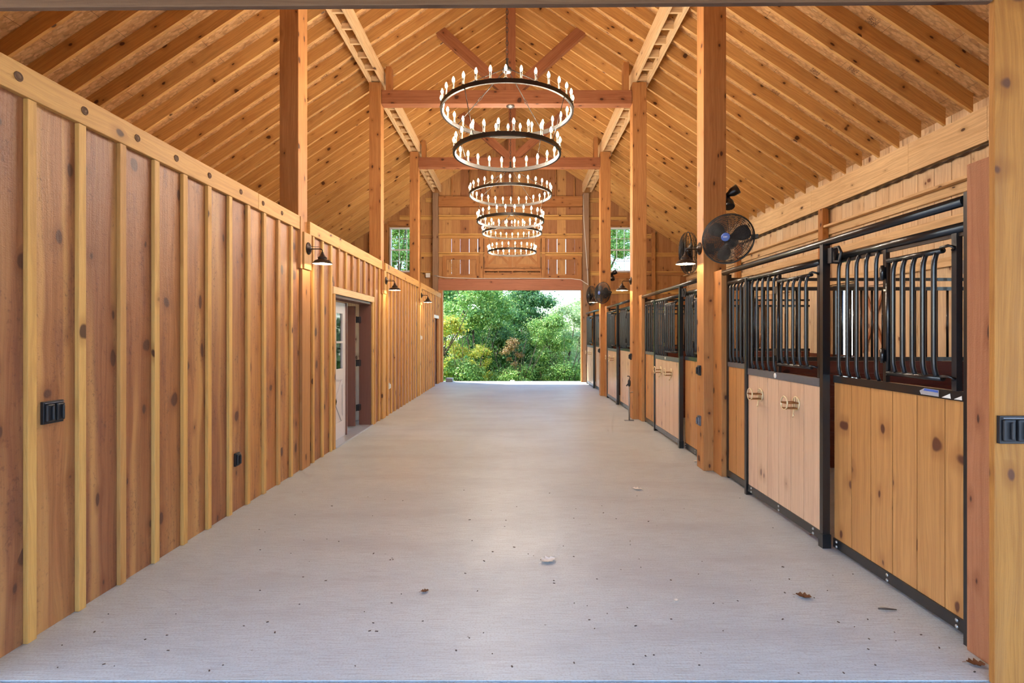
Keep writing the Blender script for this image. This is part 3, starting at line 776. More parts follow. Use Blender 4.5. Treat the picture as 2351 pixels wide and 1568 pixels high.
# ------------------------------------------------------------------ stall fronts
def bar_bent(mb, x, y, z0, z1, r=.0125, bow=.02, sx=-1):
    h = .05
    mb.tube([(x-sx*bow*0, y, z0), (x+sx*bow*.45, y, z0+h*.35), (x+sx*bow*.9, y, z0+h), (x+sx*bow, y, z0+h*1.7), (x+sx*bow, y, z1-h*1.7), (x+sx*bow*.9, y, z1-h), (x+sx*bow*.45, y, z1-h*.35), (x, y, z1)], r, 8)
def addp(parent, mb, name, mat, label=None):
    o = mb.build(name, M[mat], parent)
    if label: o['label'] = label
    return o
def boards(x0, x1, ya, yb, z0, z1, w=.197):
    m = MB(); y = yb
    while y > ya+.004:
        a = max(ya, y-w)
        if a-ya < .03: a = ya
        m.box(x0, x1, a+.0035, y-.0035, z0, z1, 2); y = a
    m.box(x0+.012, x1-.004, ya, yb, z0, z1, 2, .5)
    return m
def hay_gate(parent, x, ya, yb, nb):
    """swing-down feed gate between ya (near) and yb (far)"""
    g = empty('feed_gate', (x, yb, 1.31)); g.parent = parent; g.location = Vector((x, yb, 1.31)) - root_loc(parent)
    m = MB()
    m.tube([(x-.03, ya+.03, 2.0), (x-.03, yb, 2.0)], .016, 10); m.tube([(x-.03, ya+.03, 1.315), (x-.03, yb, 1.315)], .016, 10)
    m.tube([(x-.03, yb, 1.30), (x-.03, yb, 2.015)], .014, 10)
    for z in (2.0, 1.315): m.tube([(x-.03, ya+.03, z), (x-.05, ya+.02, z+.012), (x-.05, ya-.03, z+.015), (x-.03, ya-.045, z+.005), (x-.02, ya-.02, z-.005)], .008, 6)
    addp(g, m, 'gate_frame', 'black')
    for k in range(nb):
        yy = yb - (yb-ya-.03)*(k+.85)/(nb+.35)
        m = MB(); bar_bent(m, x-.03, yy, 1.32, 1.995, .0135, .018); addp(g, m, 'gate_bar', 'black')
    for z in (1.42, 1.93):
        m = MB().box(x-.05, x-.005, yb+.012, yb+.05, z-.035, z+.035).tube([(x-.055, yb+.015, z-.045), (x-.055, yb+.015, z+.045)], .011)
        addp(g, m, 'gate_hinge', 'black')
    return g
def bolts(parent, x, ys_, zs):
    for y in ys_:
        m = MB()
        for z in zs: m.lathe([(.010,0),(.010,.004),(.006,.007),(0,.008)], (x, y, z), (-1,0,0), 10)
        m.build('bolt', M['boltm'], parent)
def bridle_rack(loc, label):
    x, y, z = loc
    rt = empty('bridle_rack', loc, label, 'bracket', 'brass bridle racks on the sliding doors')
    m = MB(); n = 24; R = .052
    m.tube([(x-.006, y+R*.95*math.cos(2*PI*k/n), z+R*math.sin(2*PI*k/n)) for k in range(n)], .006, 6, closed=True)
    for s in (-1, 1):
        m.tube([(x-.006, y+s*.012, z+R), (x-.006, y+s*.024, z), (x-.006, y+s*.012, z-R)], .004, 6)
    m.build('back_ring', M['brass'], rt)
    m = MB(); m.tube([(x-.10, y+R*.95*math.cos(2*PI*k/n), z+.004+R*math.sin(2*PI*k/n)) for k in range(n)], .006, 6, closed=True)
    m.build('front_ring', M['brass'], rt)
    m = MB()
    for dz in (.006, -.038):
        w = math.sqrt(max(.0004, R*R-dz*dz))
        m.box(x-.10, x-.006, y-w, y-w+.012, z+dz-.004, z+dz+.004); m.box(x-.10, x-.006, y+w-.012, y+w, z+dz-.004, z+dz+.004)
    for dz in (.006, -.038):
        w = math.sqrt(R*R-dz*dz); m.box(x-.012, x-.002, y-w, y+w, z+dz-.006, z+dz+.006); m.box(x-.104, x-.096, y-w, y+w, z+dz-.006, z+dz+.006)
    m.build('side_bars', M['oldbrass'], rt)
    m = MB(); m.tube([(x-.006, y+.03, z-.05), (x-.008, y+.034, z-.075), (x-.02, y+.02, z-.10), (x-.035, y-.005, z-.108), (x-.045, y-.025, z-.10), (x-.04, y-.035, z-.085)], .005, 6)
    m.build('hook', M['brass'], rt)
    return rt
TX = 2.31      # plane of the fixed panels
DX = 2.255     # plane of the sliding door
def stall_front(yn, yd, yf, ye, label, panmat, detail=True, nb1=5, nbg=5, idx=0):
    """yn near end, yd divider post, yf far edge of the sliding door, ye far end"""
    rt = empty('stall_front', (TX, (yn+ye)/2, 0), label, 'stall front')
    # fixed frame
    addp(rt, MB().box(TX-.072, TX+.02, yn-.002, yn+.022, 0, 2.262), 'end_post', 'black')
    addp(rt, MB().box(TX-.02, TX+.02, ye-.035, ye, 0, 2.20), 'end_post', 'black')
    m = MB().box(DX-.03, DX+.022, yd-.02, yd+.02, 0, 2.205); m.box(DX-.036, DX+.026, yd-.028, yd+.028, 0, .10)
    addp(rt, m, 'divider_post', 'black')
    addp(rt, MB().box(DX-.03, TX-.022, yf+.008, yf+.045, .0, 2.10), 'door_stop_post', 'black')
    addp(rt, MB().tube([(DX+.005, yn+.036, 2.225), (DX+.005, yd, 2.222), (DX+.005, ye, 2.22)], .028, 12), 'track_rail', 'black')
    addp(rt, MB().tube([(TX, yn+.036, 2.105), (TX, yd-.036, 2.105)], .028, 12).box(TX-.008, TX+.012, yn+.036, yd-.036, 2.06, 2.09), 'top_rail', 'black')
    addp(rt, MB().tube([(TX, yf+.046, 2.105), (TX, ye-.036, 2.105)], .026, 12), 'top_rail', 'black')
    for (a, c) in ((yn+.036, yd-.036), (yf+.046, ye-.036)):
        addp(rt, MB().box(TX-.02, TX+.02, a, c, 1.205, 1.255, 1), 'sill_channel', 'black' if a == yn+.036 else 'steelgrey')
        addp(rt, MB().box(TX-.02, TX+.02, a, c, .02, .085, 1), 'bottom_rail', 'black')
        addp(rt, boards(TX-.012, TX+.018, a, c, .086, 1.204), 'board_panel', panmat)
    # bars of the near fixed panel, far half; feed gate in the near half
    mid = yn + (yd-yn)*.545
    if yd-yn > .8:
        for k in range(nb1):
            yy = yd-.11-(yd-.11-mid-.06)*k/max(1, nb1-1)
            m = MB(); bar_bent(m, TX-.005, yy, 1.256, 2.08); addp(rt, m, 'bar', 'black')
        addp(rt, MB().box(TX-.014, TX+.012, mid-.012, mid+.014, 1.256, 2.08), 'gate_stile', 'black')
        hay_gate(rt, TX, yn+.17, mid-.055, nbg)
        addp(rt, MB().box(TX-.016, TX+.016, yn+.13, yn+.162, 1.256, 2.08), 'gate_stile', 'blackmatte')
        addp(rt, MB().tube([(TX, yn+.085, 1.256), (TX, yn+.085, 2.08)], .0125), 'bar', 'black')
        if detail:
            addp(rt, MB().box(TX-.03, TX-.012, yn+.05, yn+.075, 1.86, 1.93), 'latch_plate', 'galv')
            addp(rt, MB().box(TX-.03, TX-.012, yn+.045, yn+.07, 1.33, 1.38), 'latch_plate', 'galv')
            m = MB(); m.tube([(DX+.005, yd-.10, 2.14), (DX+.005, yd-.10, 2.07), (DX+.005, yd-.16, 2.06), (DX+.005, yd-.18, 2.12), (DX+.005, yd-.15, 2.165), (DX+.005, yd-.10, 2.165)], .010, 6); m.box(DX-.01, DX+.04, yd-.09, yd-.045, 2.06, 2.17)
            addp(rt, m, 'trolley_bracket', 'blackmatte')
    if ye-yf > .3:
        n = 6
        for k in range(n):
            m = MB(); bar_bent(m, TX-.005, yf+.10+(ye-yf-.2)*k/(n-1), 1.256, 2.08); addp(rt, m, 'bar', 'black')
    nbt = max(1, int((yd-yn)/.42))
    bolts(rt, TX-.021, [yn+.12+(yd-yn-.2)*k/nbt for k in range(nbt+1)], (.035, .068))
    # sliding door
    d = empty('sliding_door', (DX, yd+.04, 0)); d.parent = rt; d.location = Vector((DX, yd+.04, .0)) - rt.location
    ya, yb = yd+.045, yf
    addp(d, boards(DX-.012, DX+.016, ya, yb, .106, 1.164), 'door_boards', 'pink' if idx != 9 else 'pine')
    addp(d, MB().box(DX-.018, DX+.018, ya, yb, .04, .105, 1), 'bottom_rail', 'black' if idx == 0 else 'steelgrey')
    addp(d, MB().box(DX-.018, DX+.018, ya, yb, 1.165, 1.225, 1), 'middle_rail', 'steelgrey')
    addp(d, MB().tube([(DX, ya, 2.085), (DX, yb, 2.085)], .025, 12), 'top_rail', 'black')
    addp(d, MB().box(DX-.018, DX+.018, yb-.028, yb, 1.226, 2.062), 'door_stile', 'black')
    addp(d, MB().box(DX-.018, DX+.018, ya, ya+.028, 1.226, 2.062), 'door_stile', 'black')
    md = ya + (yb-ya)*.52
    for k in range(5):
        m = MB(); bar_bent(m, DX-.005, yb-.10-(yb-.10-md-.05)*k/4, 1.226, 2.065); addp(d, m, 'bar', 'black')
    addp(d, MB().box(DX-.012, DX+.012, md-.012, md+.012, 1.226, 2.06), 'gate_stile', 'black')
    g = MB()
    g.tube([(DX-.03, ya+.08, 2.0), (DX-.03, md-.04, 2.0)], .014, 8); g.tube([(DX-.03, ya+.08, 1.30), (DX-.03, md-.04, 1.30)], .014, 8); g.tube([(DX-.03, md-.04, 1.28), (DX-.03, md-.04, 2.015)], .013, 8)
    for z in (2.0, 1.30): g.tube([(DX-.03, ya+.08, z), (DX-.05, ya+.07, z+.012), (DX-.05, ya+.035, z+.015), (DX-.02, ya+.02, z+.004)], .008, 6)
    for z in (1.40, 1.93): g.box(DX-.04, DX-.012, md-.03, md+.02, z-.03, z+.03)
    for k in range(5): bar_bent(g, DX-.03, md-.04-(md-.04-ya-.1)*(k+.9)/5.2, 1.305, 1.995, .0125, .018)
    addp(d, g, 'feed_gate', 'black')
    bolts(d, DX-.018, [ya+.08+(yb-ya-.16)*k/2 for k in range(3)], (.055, .088))
    if detail:
        m = MB(); m.lathe([(.022,0),(.022,.002),(0,.0025)], (DX-.0185, 4.56-3.85+yd, 1.195), (-1,0,0), 20)
        m.build('white_sticker', M['white'], d)
    return rt
sf1 = stall_front(2.62, 3.85, 5.10, 5.745, 'nearest stall front with golden boards, black bars and a rosy sliding door', 'pine', True)
# foil stickers on the sill channel of the nearest panel
tag(MB().poly([(TX-.0215, 2.985, 1.213), (TX-.0215, 2.86, 1.213), (TX-.0215, 2.86, 1.248), (TX-.0215, 2.96, 1.250), (TX-.0215, 2.995, 1.232)], (.001,0,0)).build('foil_sticker', M['alu']), 'silver foil sticker on the sill rail of the nearest stall', 'sticker')
tag(MB().poly([(TX-.0228, 2.965, 1.236), (TX-.0228, 2.863, 1.234), (TX-.0228, 2.863, 1.246), (TX-.0228, 2.957, 1.2485)], (.001,0,0)).build('blue_sticker', M['blue']), 'small blue strip on the silver foil sticker', 'sticker')
m = MB(); m.poly([(TX-.0215, 2.84, 1.212), (TX-.0215, 2.78, 1.212), (TX-.0215, 2.785, 1.238)], (.001,0,0)); m.poly([(TX-.0215, 2.76, 1.212), (TX-.0215, 2.71, 1.212), (TX-.0215, 2.712, 1.234)], (.001,0,0))
tag(m.build('torn_sticker', M['white']), 'torn white sticker remnant beside the foil sticker', 'sticker')
sf2 = stall_front(6.24, 7.21, 8.50, 9.405, 'second stall front, between the nearest and the middle right-hand posts', 'pine', True, idx=1)
sf3 = stall_front(9.90, 11.70, 12.93, 13.075, 'third stall front, between the middle and the far right-hand posts', 'pink', False, 10, 6, idx=2)
sf4 = stall_front(13.57, 15.25, 16.65, 16.95, 'farthest stall front, beside the bright far doorway', 'pink', False, 9, 6, idx=3)
bl = [('nearest sliding door, right-hand one of its pair', 4.22), ('nearest sliding door, left-hand one of its pair', 4.84)]
for lb, y in bl: bridle_rack((DX-.0125, y, 1.0), 'brass bridle rack on the '+lb)
for nm, y0 in (('second', 7.62), ('third', 12.1), ('farthest', 15.7)):
    for k, s in ((0, 'right'), (1, 'left')):
        bridle_rack((DX-.0125, y0+.55*k, 1.0), f'brass bridle rack on the {nm} sliding door, {s}-hand one of its pair')
# partitions between the stalls
for i, y in enumerate((6.04, 9.72, 13.38)):
    rt = empty('stall_partition', (4.0, y+.08, 0), ['dark partition with a barred top between the first and second stall', 'dark partition with a barred top between the second and third stall', 'dark partition with a barred top between the third and fourth stall'][i], 'partition')
    m = MB()
    for k in range(9): m.box(2.40, 5.44, y+.06, y+.10, .01+k*.137, .01+k*.137+.134, 0)
    addp(rt, m, 'plank_panel', 'dark')
    addp(rt, MB().box(2.40, 5.44, y+.055, y+.105, 1.245, 1.29, 0).box(2.40, 5.44, y+.06, y+.1, 2.06, 2.10, 0).box(2.40, 5.44, y+.06, y+.1, 2.17, 2.205, 0), 'rail', 'black')
    for k in range(24):
        m = MB(); x = 2.5+k*.125; m.tube([(x, y+.08, 1.29), (x, y+.08, 2.06)], .0125, 6); addp(rt, m, 'bar', 'black')
# inner kick boards on the back side of the stall fronts seen through the bars
# ------------------------------------------------------------------ chandeliers
def chandelier(y, label):
    cx = -.105
    rt = empty('chandelier', (cx, y, 3.68), label, 'chandelier')
    bulb = MB().lathe([(.006,0),(.010,.008),(.0150,.024),(.0150,.032),(.010,.048),(.005,.060),(.0,.068)], (0,0,0), (0,0,1), 10).mesh('bulb', M['bulb'])
    slv = MB().lathe([(.022,-.004),(.022,.0),(.011,.004),(.0105,.062),(.013,.064),(.013,.072)], (0,0,0), (0,0,1), 10).mesh('candle', M['sleeve'])
    for (R, z, n) in ((.755, 4.125, 30), (.612, 3.645, 24)):
        m = MB(); k2 = 72
        m.v = []
        for k in range(k2):
            a = 2*PI*k/k2; c, s = math.cos(a), math.sin(a)
            for (rr, zz) in ((R+.012, z-.0225), (R+.012, z+.0225), (R-.012, z+.0225), (R-.012, z-.0225)): m.v.append(Vector((cx+rr*c, y+rr*s, zz)))
        for k in range(k2):
            l = (k+1) % k2
            for q in range(4):
                q2 = (q+1) % 4; m.face([k*4+q, k*4+q2, l*4+q2, l*4+q], [(0,0)]*4, .5)
        m.build('ring', M['ringmetal'], rt)
        for k in range(n):
            a = 2*PI*(k+.5)/n
            c = link('candle', slv, rt); c.location = Vector((cx+R*math.cos(a), y+R*math.sin(a), z+.027)) - rt.location
            b_ = link('bulb', bulb, c); b_.location = (0, 0, .071)
    m = MB().lathe([(0,-.012),(.05,-.01),(.055,0),(.05,.03),(.02,.045),(.014,.12),(.02,.14),(0,.15)], (cx, y, 4.60), (0,0,1), 20)
    m.build('hub', M['ringmetal'], rt)
    MB().lathe([(0,0),(.035,.001),(.035,.004),(0,.0045)], (cx, y, 4.583), (0,0,1), 16).build('hub_cap', M['white'], rt)
    # stem of linked rods up to the ceiling plate
    m = MB(); z = 4.74
    while z < 5.72:
        m.tube([(cx+.012*math.cos(t), y, z+.03+.03*math.sin(t)) if int(round(z*100)) % 2 else (cx, y+.012*math.cos(t), z+.03+.03*math.sin(t)) for t in [2*PI*k/10 for k in range(10)]], .004, 5, closed=True)
        z += .051
    m.build('chain', M['ringmetal'], rt)
    MB().lathe([(.075,0),(.078,-.01),(.05,-.03),(.015,-.04),(0,-.055)], (cx, y, 5.778), (0,0,1), 24).build('ceiling_plate', M['galv'], rt)
    for k in range(4):
        a = PI/4 + k*PI/2 + .18; c, s = math.cos(a), math.sin(a)
        p0 = Vector((cx+.04*c, y+.04*s, 4.61)); p1 = Vector((cx+.75*c, y+.75*s, 4.15)); pm_ = p0.lerp(p1, .5)
        m = MB().tube([p0, p0.lerp(p1, .46)], .0055, 6).tube([p0.lerp(p1, .54), p1], .0055, 6)
        nrm = Vector((-s, c, 0))
        m.tube([pm_ + (p1-p0).normalized()*.04*math.cos(t) + nrm*.014*math.sin(t) for t in [2*PI*j/10 for j in range(10)]], .004, 5, closed=True)
        m.build('hanger_rod', M['ringmetal'], rt)
        q0 = Vector((cx+.755*c, y+.755*s, 4.105)); q1 = Vector((cx+.617*c, y+.617*s, 3.665))
        MB().tube([q0, q1], .0045, 6).lathe([(0,-.012),(.014,0),(0,.012)], q1, (0,0,1), 8).lathe([(0,-.012),(.014,0),(0,.012)], q0, (0,0,1), 8).build('drop_rod', M['ringmetal'], rt)
    return rt
CH = chandelier(PY[0]+.11, 'large two-ring candle chandelier nearest the entrance')
for i, lb in ((1, 'middle two-ring candle chandelier, hung from the middle tie beam'), (2, 'farthest and smallest-looking two-ring candle chandelier')):
    c = copy_tree(CH); c.location.y = PY[i]+.11; c['label'] = lb

# ------------------------------------------------------------------ gooseneck wall lamps
def sconce(x, y, z, s, label):
    """s = +1 sticks out to +X (left posts), -1 to -X (right posts)"""
    rt = empty('wall_lamp', (x, y, z), label, 'wall lamp')
    MB().lathe([(.072,0),(.072,.006),(.064,.013),(.045,.016),(.040,.026),(.028,.032),(0,.036)], (x, y, z), (s,0,0), 24).build('back_plate', M['bronze'], rt)
    xs_ = x+s*.165
    m = MB().tube([(x+s*.03, y, z-.005), (xs_-s*.03, y, z-.005), (xs_-s*.012, y, z-.009), (xs_-s*.002, y, z-.02), (xs_, y, z-.045)], .0065, 8)
    m.build('arm', M['bronze'], rt)
    MB().tube([(x+s*.03, y, z+.022), (xs_-s*.045, y, z+.02), (xs_-s*.03, y, z+.012), (xs_-s*.03, y, z-.004)], .0028, 6).build('scroll_wire', M['bronze'], rt)
    top = z-.04
    prof = [(.0,.0),(.013,-.001),(.014,-.012),(.022,-.03),(.034,-.05),(.053,-.066),(.053,-.07),(.05,-.072),(.05,-.085),(.056,-.089),(.084,-.10),(.10,-.116),(.113,-.136),(.116,-.138),(.111,-.140)]
    MB().lathe(prof, (xs_, y, top), (0,0,1), 28).build('lamp_shade', M['bronze'], rt)
    # remove the closing disc below: inner surface of the shade instead
    sh = rt_child = [c for c in kids(rt) if c.name.startswith('lamp_shade')][0]
    me = sh.data
    import bmesh
    bm = bmesh.new(); bm.from_mesh(me)
    fs = [f for f in bm.faces if len(f.verts) > 10]; bmesh.ops.delete(bm, geom=fs, context='FACES'); bm.to_mesh(me); bm.free()
    MB().lathe([(.108,-.1385),(.095,-.117),(.05,-.094),(.0,-.09)], (xs_, y, top), (0,0,1), 28).build('shade_lining', M['shade_in'], rt)
    sl = [c for c in kids(rt) if c.name.startswith('shade_lining')][0]
    bm = bmesh.new(); bm.from_mesh(sl.data)
    fs = [f for f in bm.faces if len(f.verts) > 10]; bmesh.ops.delete(bm, geom=fs, context='FACES'); bm.to_mesh(sl.data); bm.free()
    MB().lathe([(0,-.148),(.018,-.142),(.029,-.124),(.026,-.108),(.014,-.094)], (xs_, y, top), (0,0,1), 16).build('bulb', M['lampglow'], rt)
for i, y in enumerate(PY):
    sconce(LX+.053, y+.14, 2.55, 1, ['bronze gooseneck lamp on the nearest left post', 'bronze gooseneck lamp on the middle left post', 'bronze gooseneck lamp on the far left post'][i])
    sconce(2.129, y+.12, 2.545, -1, ['bronze gooseneck lamp on the nearest right-hand post', 'bronze gooseneck lamp on the middle right-hand post', 'bronze gooseneck lamp on the far right-hand post'][i])

# ------------------------------------------------------------------ fans
def fan(c, axis, mount, label):
    """c centre of the cage, axis = direction it blows, mount = point on the post"""
    c = Vector(c); A = Vector(axis).normalized(); rt = empty('wall_fan', c, label, 'fan')
    q = Vector((0,0,1)); B = A.cross(q).normalized(); D = B.cross(A)
    R = .262
    P = lambda r, an, t: c + (B*math.cos(an)+D*math.sin(an))*r + A*t
    def dome(r, sgn):   # cage profile
        return sgn*(.095*math.sqrt(max(0, 1-(r/R)**2.6))+.012)
    m = MB()
    for sgn in (1, -1):
        nr = 25 if sgn > 0 else 13
        for k in range(nr):
            r = .045+(R-.05)*k/(nr-1)
            m.tube([P(r, 2*PI*j/40, dome(r, sgn)) for j in range(40)], .0027, 4, closed=True)
        for k in range(12):
            an = 2*PI*k/12+.1*sgn
            m.tube([P(r, an+.0, dome(r, sgn)) for r in [.03+(R-.03)*j/10 for j in range(11)]], .0022, 4)
    m.build('wire_cage', M['blackmatte'], rt)
    m = MB()
    m.tube([P(R, 2*PI*j/48, 0) for j in range(48)], .0075, 6, closed=True)
    m.build('cage_rim', M['black'], rt)
    MB().lathe([(.045,.100),(.045,.110),(.04,.114),(0,.115)], c, A, 24).build('badge', M['blue'], rt)
    m = MB()
    for k in range(3):       # tiny pale lettering strokes on the badge
        p = P(0,0,.1155)+B*(-.014+.014*k); m.obox(p, (B, D, A), (.0035,.006,.0004))
    m.build('badge_lettering', M['white'], rt)
    for k in range(3):
        a0 = 2*PI*k/3+.75; m = MB(); n = 10; base = len(m.v); rows = []
        for i in range(n+1):
            t = i/n; r = .035+.195*t; wd = .36+.75*math.sin(PI*min(1,t*.85+.12))**.8*(.85 if t < .95 else .6)
            row = []
            for j in range(7):
                s = j/6-.5
                an = a0+s*wd; tw = -s*.075*(1-.3*t)+.01
                row.append(P(r, an, tw))
            rows.append(row)
        for row in rows: m.v += row
        for row in rows: m.v += [p - A*.003 for p in row]
        o2 = 7*(n+1)
        for i in range(n):
            for j in range(6):
                a, b_, c_, d_ = i*7+j, i*7+j+1, (i+1)*7+j+1, (i+1)*7+j
                m.face([a,b_,c_,d_], [(0,0)]*4, .5, True); m.face([o2+d_,o2+c_,o2+b_,o2+a], [(0,0)]*4, .5, True)
        m.build('fan_blade', M['blade'], rt)
    MB().lathe([(0,.03),(.036,.028),(.036,-.03),(.02,-.03)], c, A, 16).build('blade_hub', M['blade'], rt)
    MB().lathe([(.04,-.10),(.065,-.115),(.07,-.20),(.05,-.235),(0,-.24)], c, A, 20).build('motor', M['blackmatte'], rt)
    mo = Vector(mount); e = c - A*.20
    m = MB().tube([e, e+Vector((0,0,-.05)), (e+mo)/2+Vector((0,0,-.05)), mo], .016, 8)
    m.build('mounting_arm', M['blackmatte'], rt)
    n_ = (mo-e); n_.z = 0
    yside = 1 if mo.y > e.y else -1
    MB().box(mo.x-.045, mo.x+.045, mo.y-.006, mo.y+.004, mo.z-.06, mo.z+.06).build('mounting_plate', M['blackmatte'], rt)
    m = MB(); s0 = P(R+.03, PI, -.02); m.obox(s0+B*.03, (B, D, A), (.035,.02,.022)); 
    m.build('switch_box', M['blackmatte'], rt)
    return rt
fan((2.245, 5.60, 2.566), (-.55,-.83,.02), (2.20, 5.99, 2.52), 'black wall fan in full view in front of the nearest right-hand post')
fan((2.165, 6.62, 2.57), (-.86,.45,0), (2.27, 6.231, 2.52), 'black caged fan half hidden behind the nearest right-hand post')
fan((2.12, 12.95, 2.57), (-.86,-.5,0), (2.24, 13.32, 2.52), 'small distant fan in front of the far right-hand post')
fan((2.0, 13.95, 2.57), (-.86,.45,0), (2.25, 13.561, 2.52), 'small distant fan behind the far right-hand post')
# ------------------------------------------------------------------ twin floodlights
def flood(x, y, z, label):
    rt = empty('floodlight', (x, y, z), label, 'floodlight')
    MB().lathe([(.05,0),(.05,.02),(.03,.03),(0,.032)], (x, y, z), (1,0,0), 20).build('base', M['blackmatte'], rt)
    for (d, off) in (((.75,-.3,.45), .03), ((-.05,-.5,-.9), -.02)):
        D = Vector(d).normalized(); c = Vector((x+.055, y-.02, z+off))
        MB().lathe([(.0,-.025),(.024,-.022),(.032,.012),(.052,.045),(.058,.12),(.054,.123)], c, D, 18).build('lamp_head', M['black'], rt)
        MB().lathe([(0,.118),(.053,.1185),(.0,.1195)], c, D, 18).build('lens', M['alu'], rt)
        MB().tube([(x+.02, y, z), c], .012, 8).build('swivel', M['black'], rt)
flood(2.386, 6.10, 3.13, 'black twin floodlight above the big fan on the nearest right-hand post')
flood(2.386, 13.42, 3.06, 'black twin floodlight on the far right-hand post below the gable window')

# ------------------------------------------------------------------ electrical boxes
def outlet(x, y, z, s, w, h, label, double=True, face='x', mat='blackmatte'):
    rt = empty('outlet_box', (x, y, z), label, 'electrical box')
    def bx(u0, u1, z0, z1, d0, d1):
        if face == 'x': return (min(x+s*d0, x+s*d1), max(x+s*d0, x+s*d1), y+u0, y+u1, z+z0, z+z1)
        return (x+u0, x+u1, y-d1, y-d0, z+z0, z+z1)
    MB().box(*bx(-w/2, w/2, -h/2, h/2, 0, .018)).build('box', M[mat], rt, .002)
    n = 2 if double else 1
    for k in range(n):
        c = -w/2+w*(k+.5)/n; ww = w/n*.40
        MB().box(*bx(c-ww, c+ww, -h*.40, h*.38, .0185, .034)).build('cover', M[mat], rt, .006)
        MB().box(*bx(c-ww*.12, c+ww*.32, -h*.33, h*.31, .0345, .048)).build('cover_ridge', M[mat], rt, .005)
    MB().box(*bx(-w*.45, w*.45, h*.41, h*.45, .0185, .028)).build('hinge', M['steelgrey'], rt)
outlet(LX, 2.80, 1.14, 1, .122, .118, 'black double outlet box low on the left wall nearest the camera')
outlet(LX, 4.655, .45, 1, .072, .115, 'small black outlet box near the floor on the left wall', False)
outlet(2.182, YF-.03, 1.132, 1, .125, .122, 'black double outlet box on the yellow entrance casing', True, 'y')
outlet(2.129, 6.11, 1.135, -1, .075, .115, 'black outlet box at waist height on the nearest right-hand post', False)
outlet(2.129, 6.11, .555, -1, .07, .115, 'grey outlet box near the foot of the nearest right-hand post', False, 'x', 'steelgrey')
outlet(2.129, 9.77, 1.14, -1, .075, .115, 'black outlet box on the middle right-hand post', False)
outlet(2.129, 13.44, 1.14, -1, .075, .115, 'small black outlet box on the far right-hand post', False)
outlet(LX, 10.22, .55, 1, .07, .115, 'white outlet cover low on the left wall past the double doorway', False, 'x', 'white')
outlet(LX+.033, 13.44, 1.47, 1, .07, .115, 'pale switch plate on the far left post', False, 'x', 'white')

# ------------------------------------------------------------------ yard hydrant
hy = empty('yard_hydrant', (2.035, 9.90, 0), 'slim galvanised yard hydrant standing beside the middle right-hand post', 'hydrant')
MB().tube([(2.035, 9.50, 0.004), (2.035, 9.50, .62)], .013, 10).build('pipe', M['galv'], hy)
MB().box(1.95, 2.11, 9.45, 9.55, .0, .008).tube([(1.95,9.5,.012),(2.12,9.5,.012)], .006, 6).build('base_plate', M['galv'], hy)
MB().lathe([(.014,0),(.024,.02),(.026,.09),(.018,.12),(0,.13)], (2.035, 9.50, .615), (0,0,1), 14).tube([(2.035,9.5,.66),(2.005,9.5,.655),(1.985,9.5,.62)], .012, 8).build('head', M['blackmatte'], hy)
MB().tube([(2.035,9.5,.74),(2.05,9.5,.765),(2.035,9.5,.80),(2.0,9.5,.80)], .009, 8).build('handle', M['blackmatte'], hy)
MB().tube([(2.035,9.5,.5),(2.129,9.62,.5),(2.129,9.70,.5)], .005, 6).build('bracket', M['galv'], hy)
hy.location = (2.035, 9.50, 0)
for c in kids(hy): c.location = (-2.035, -9.50, 0)

# ------------------------------------------------------------------ small things on the floor
tag(MB().box(-2.30, -2.08, 17.22, 17.48, .0, .12).build('concrete_block', M['concreteblock'], None, .008), 'grey concrete block on the floor at the left jamb of the far doorway', 'block')
tag(MB().box(-.20, -.05, 17.45, 17.53, .0, .035).build('stop_block', M['white'], None, .004), 'small white block at the floor edge in the middle of the far doorway', 'block')
def oak_leaf(x, y, rz, size, mat, label, curl=.35):
    n = 14; pts = []
    for i in range(n+1):
        t = i/n; w = (math.sin(PI*t)**.7)*(.33+.13*math.cos(t*PI*7))
        pts.append((t, w))
    m = MB(); rows = []
    for t, w in pts:
        row = []
        for j in range(5):
            s = j/2-1; X = (t-.5)*size; Y = s*w*size; Z = .004+curl*size*(.35*s*s*w*2.2+.25*(2*t-1)**2)
            row.append(Vector((X, Y, Z)))
        rows.append(row)
    for row in rows: m.v += row
    for row in rows: m.v += [p+Vector((0,0,.0012)) for p in row]
    o2 = 5*(n+1)
    for i in range(n):
        for j in range(4):
            a, b_, c_, d_ = i*5+j, i*5+j+1, (i+1)*5+j+1, (i+1)*5+j
            m.face([d_,c_,b_,a], [(0,0)]*4, .5, True); m.face([o2+a,o2+b_,o2+c_,o2+d_], [(0,0)]*4, .5, True)
    m.tube([(-.5*size, 0, .006), (-.68*size, .03*size, .003)], .0012, 5)
    o = m.build('fallen_leaf', M[mat]); o.location = (x, y, 0); o.rotation_euler = (0,0,rz)
    tag(o, label, 'leaf'); return o
def fl(px, py):   # floor point of a pixel of the photograph
    Y = 1212*1.55/(py-768); return ((px-1185)*Y/1212, Y)
oak_leaf(*fl(1258,1289), .5, .115, 'leafpale', 'pale curled oak leaf in the middle of the floor')
oak_leaf(*fl(1463,1124), 2.6, .10, 'leafpale', 'small pale leaf on the floor farther back to the right')
oak_leaf(*fl(975,1359), .3, .05, 'leafbrown', 'tiny brown leaf fragment on the floor left of centre')
oak_leaf(*fl(1845,1371), -.5, .085, 'leafbrown', 'curled brown leaf on the floor before the sliding door')
oak_leaf(*fl(2240,1526), -.3, .075, 'leafbrown', 'brown leaf against the foot of the reddish entrance post')
oak_leaf(*fl(1597,1060), .9, .06, 'leafpale', 'pale leaf scrap at the foot of the nearest right-hand post')
oak_leaf(*fl(1552,1380), .9, .03, 'leafpale', 'tiny tan leaf scrap on the bare floor right of the curled oak leaf')
x, y = fl(2035,1400)
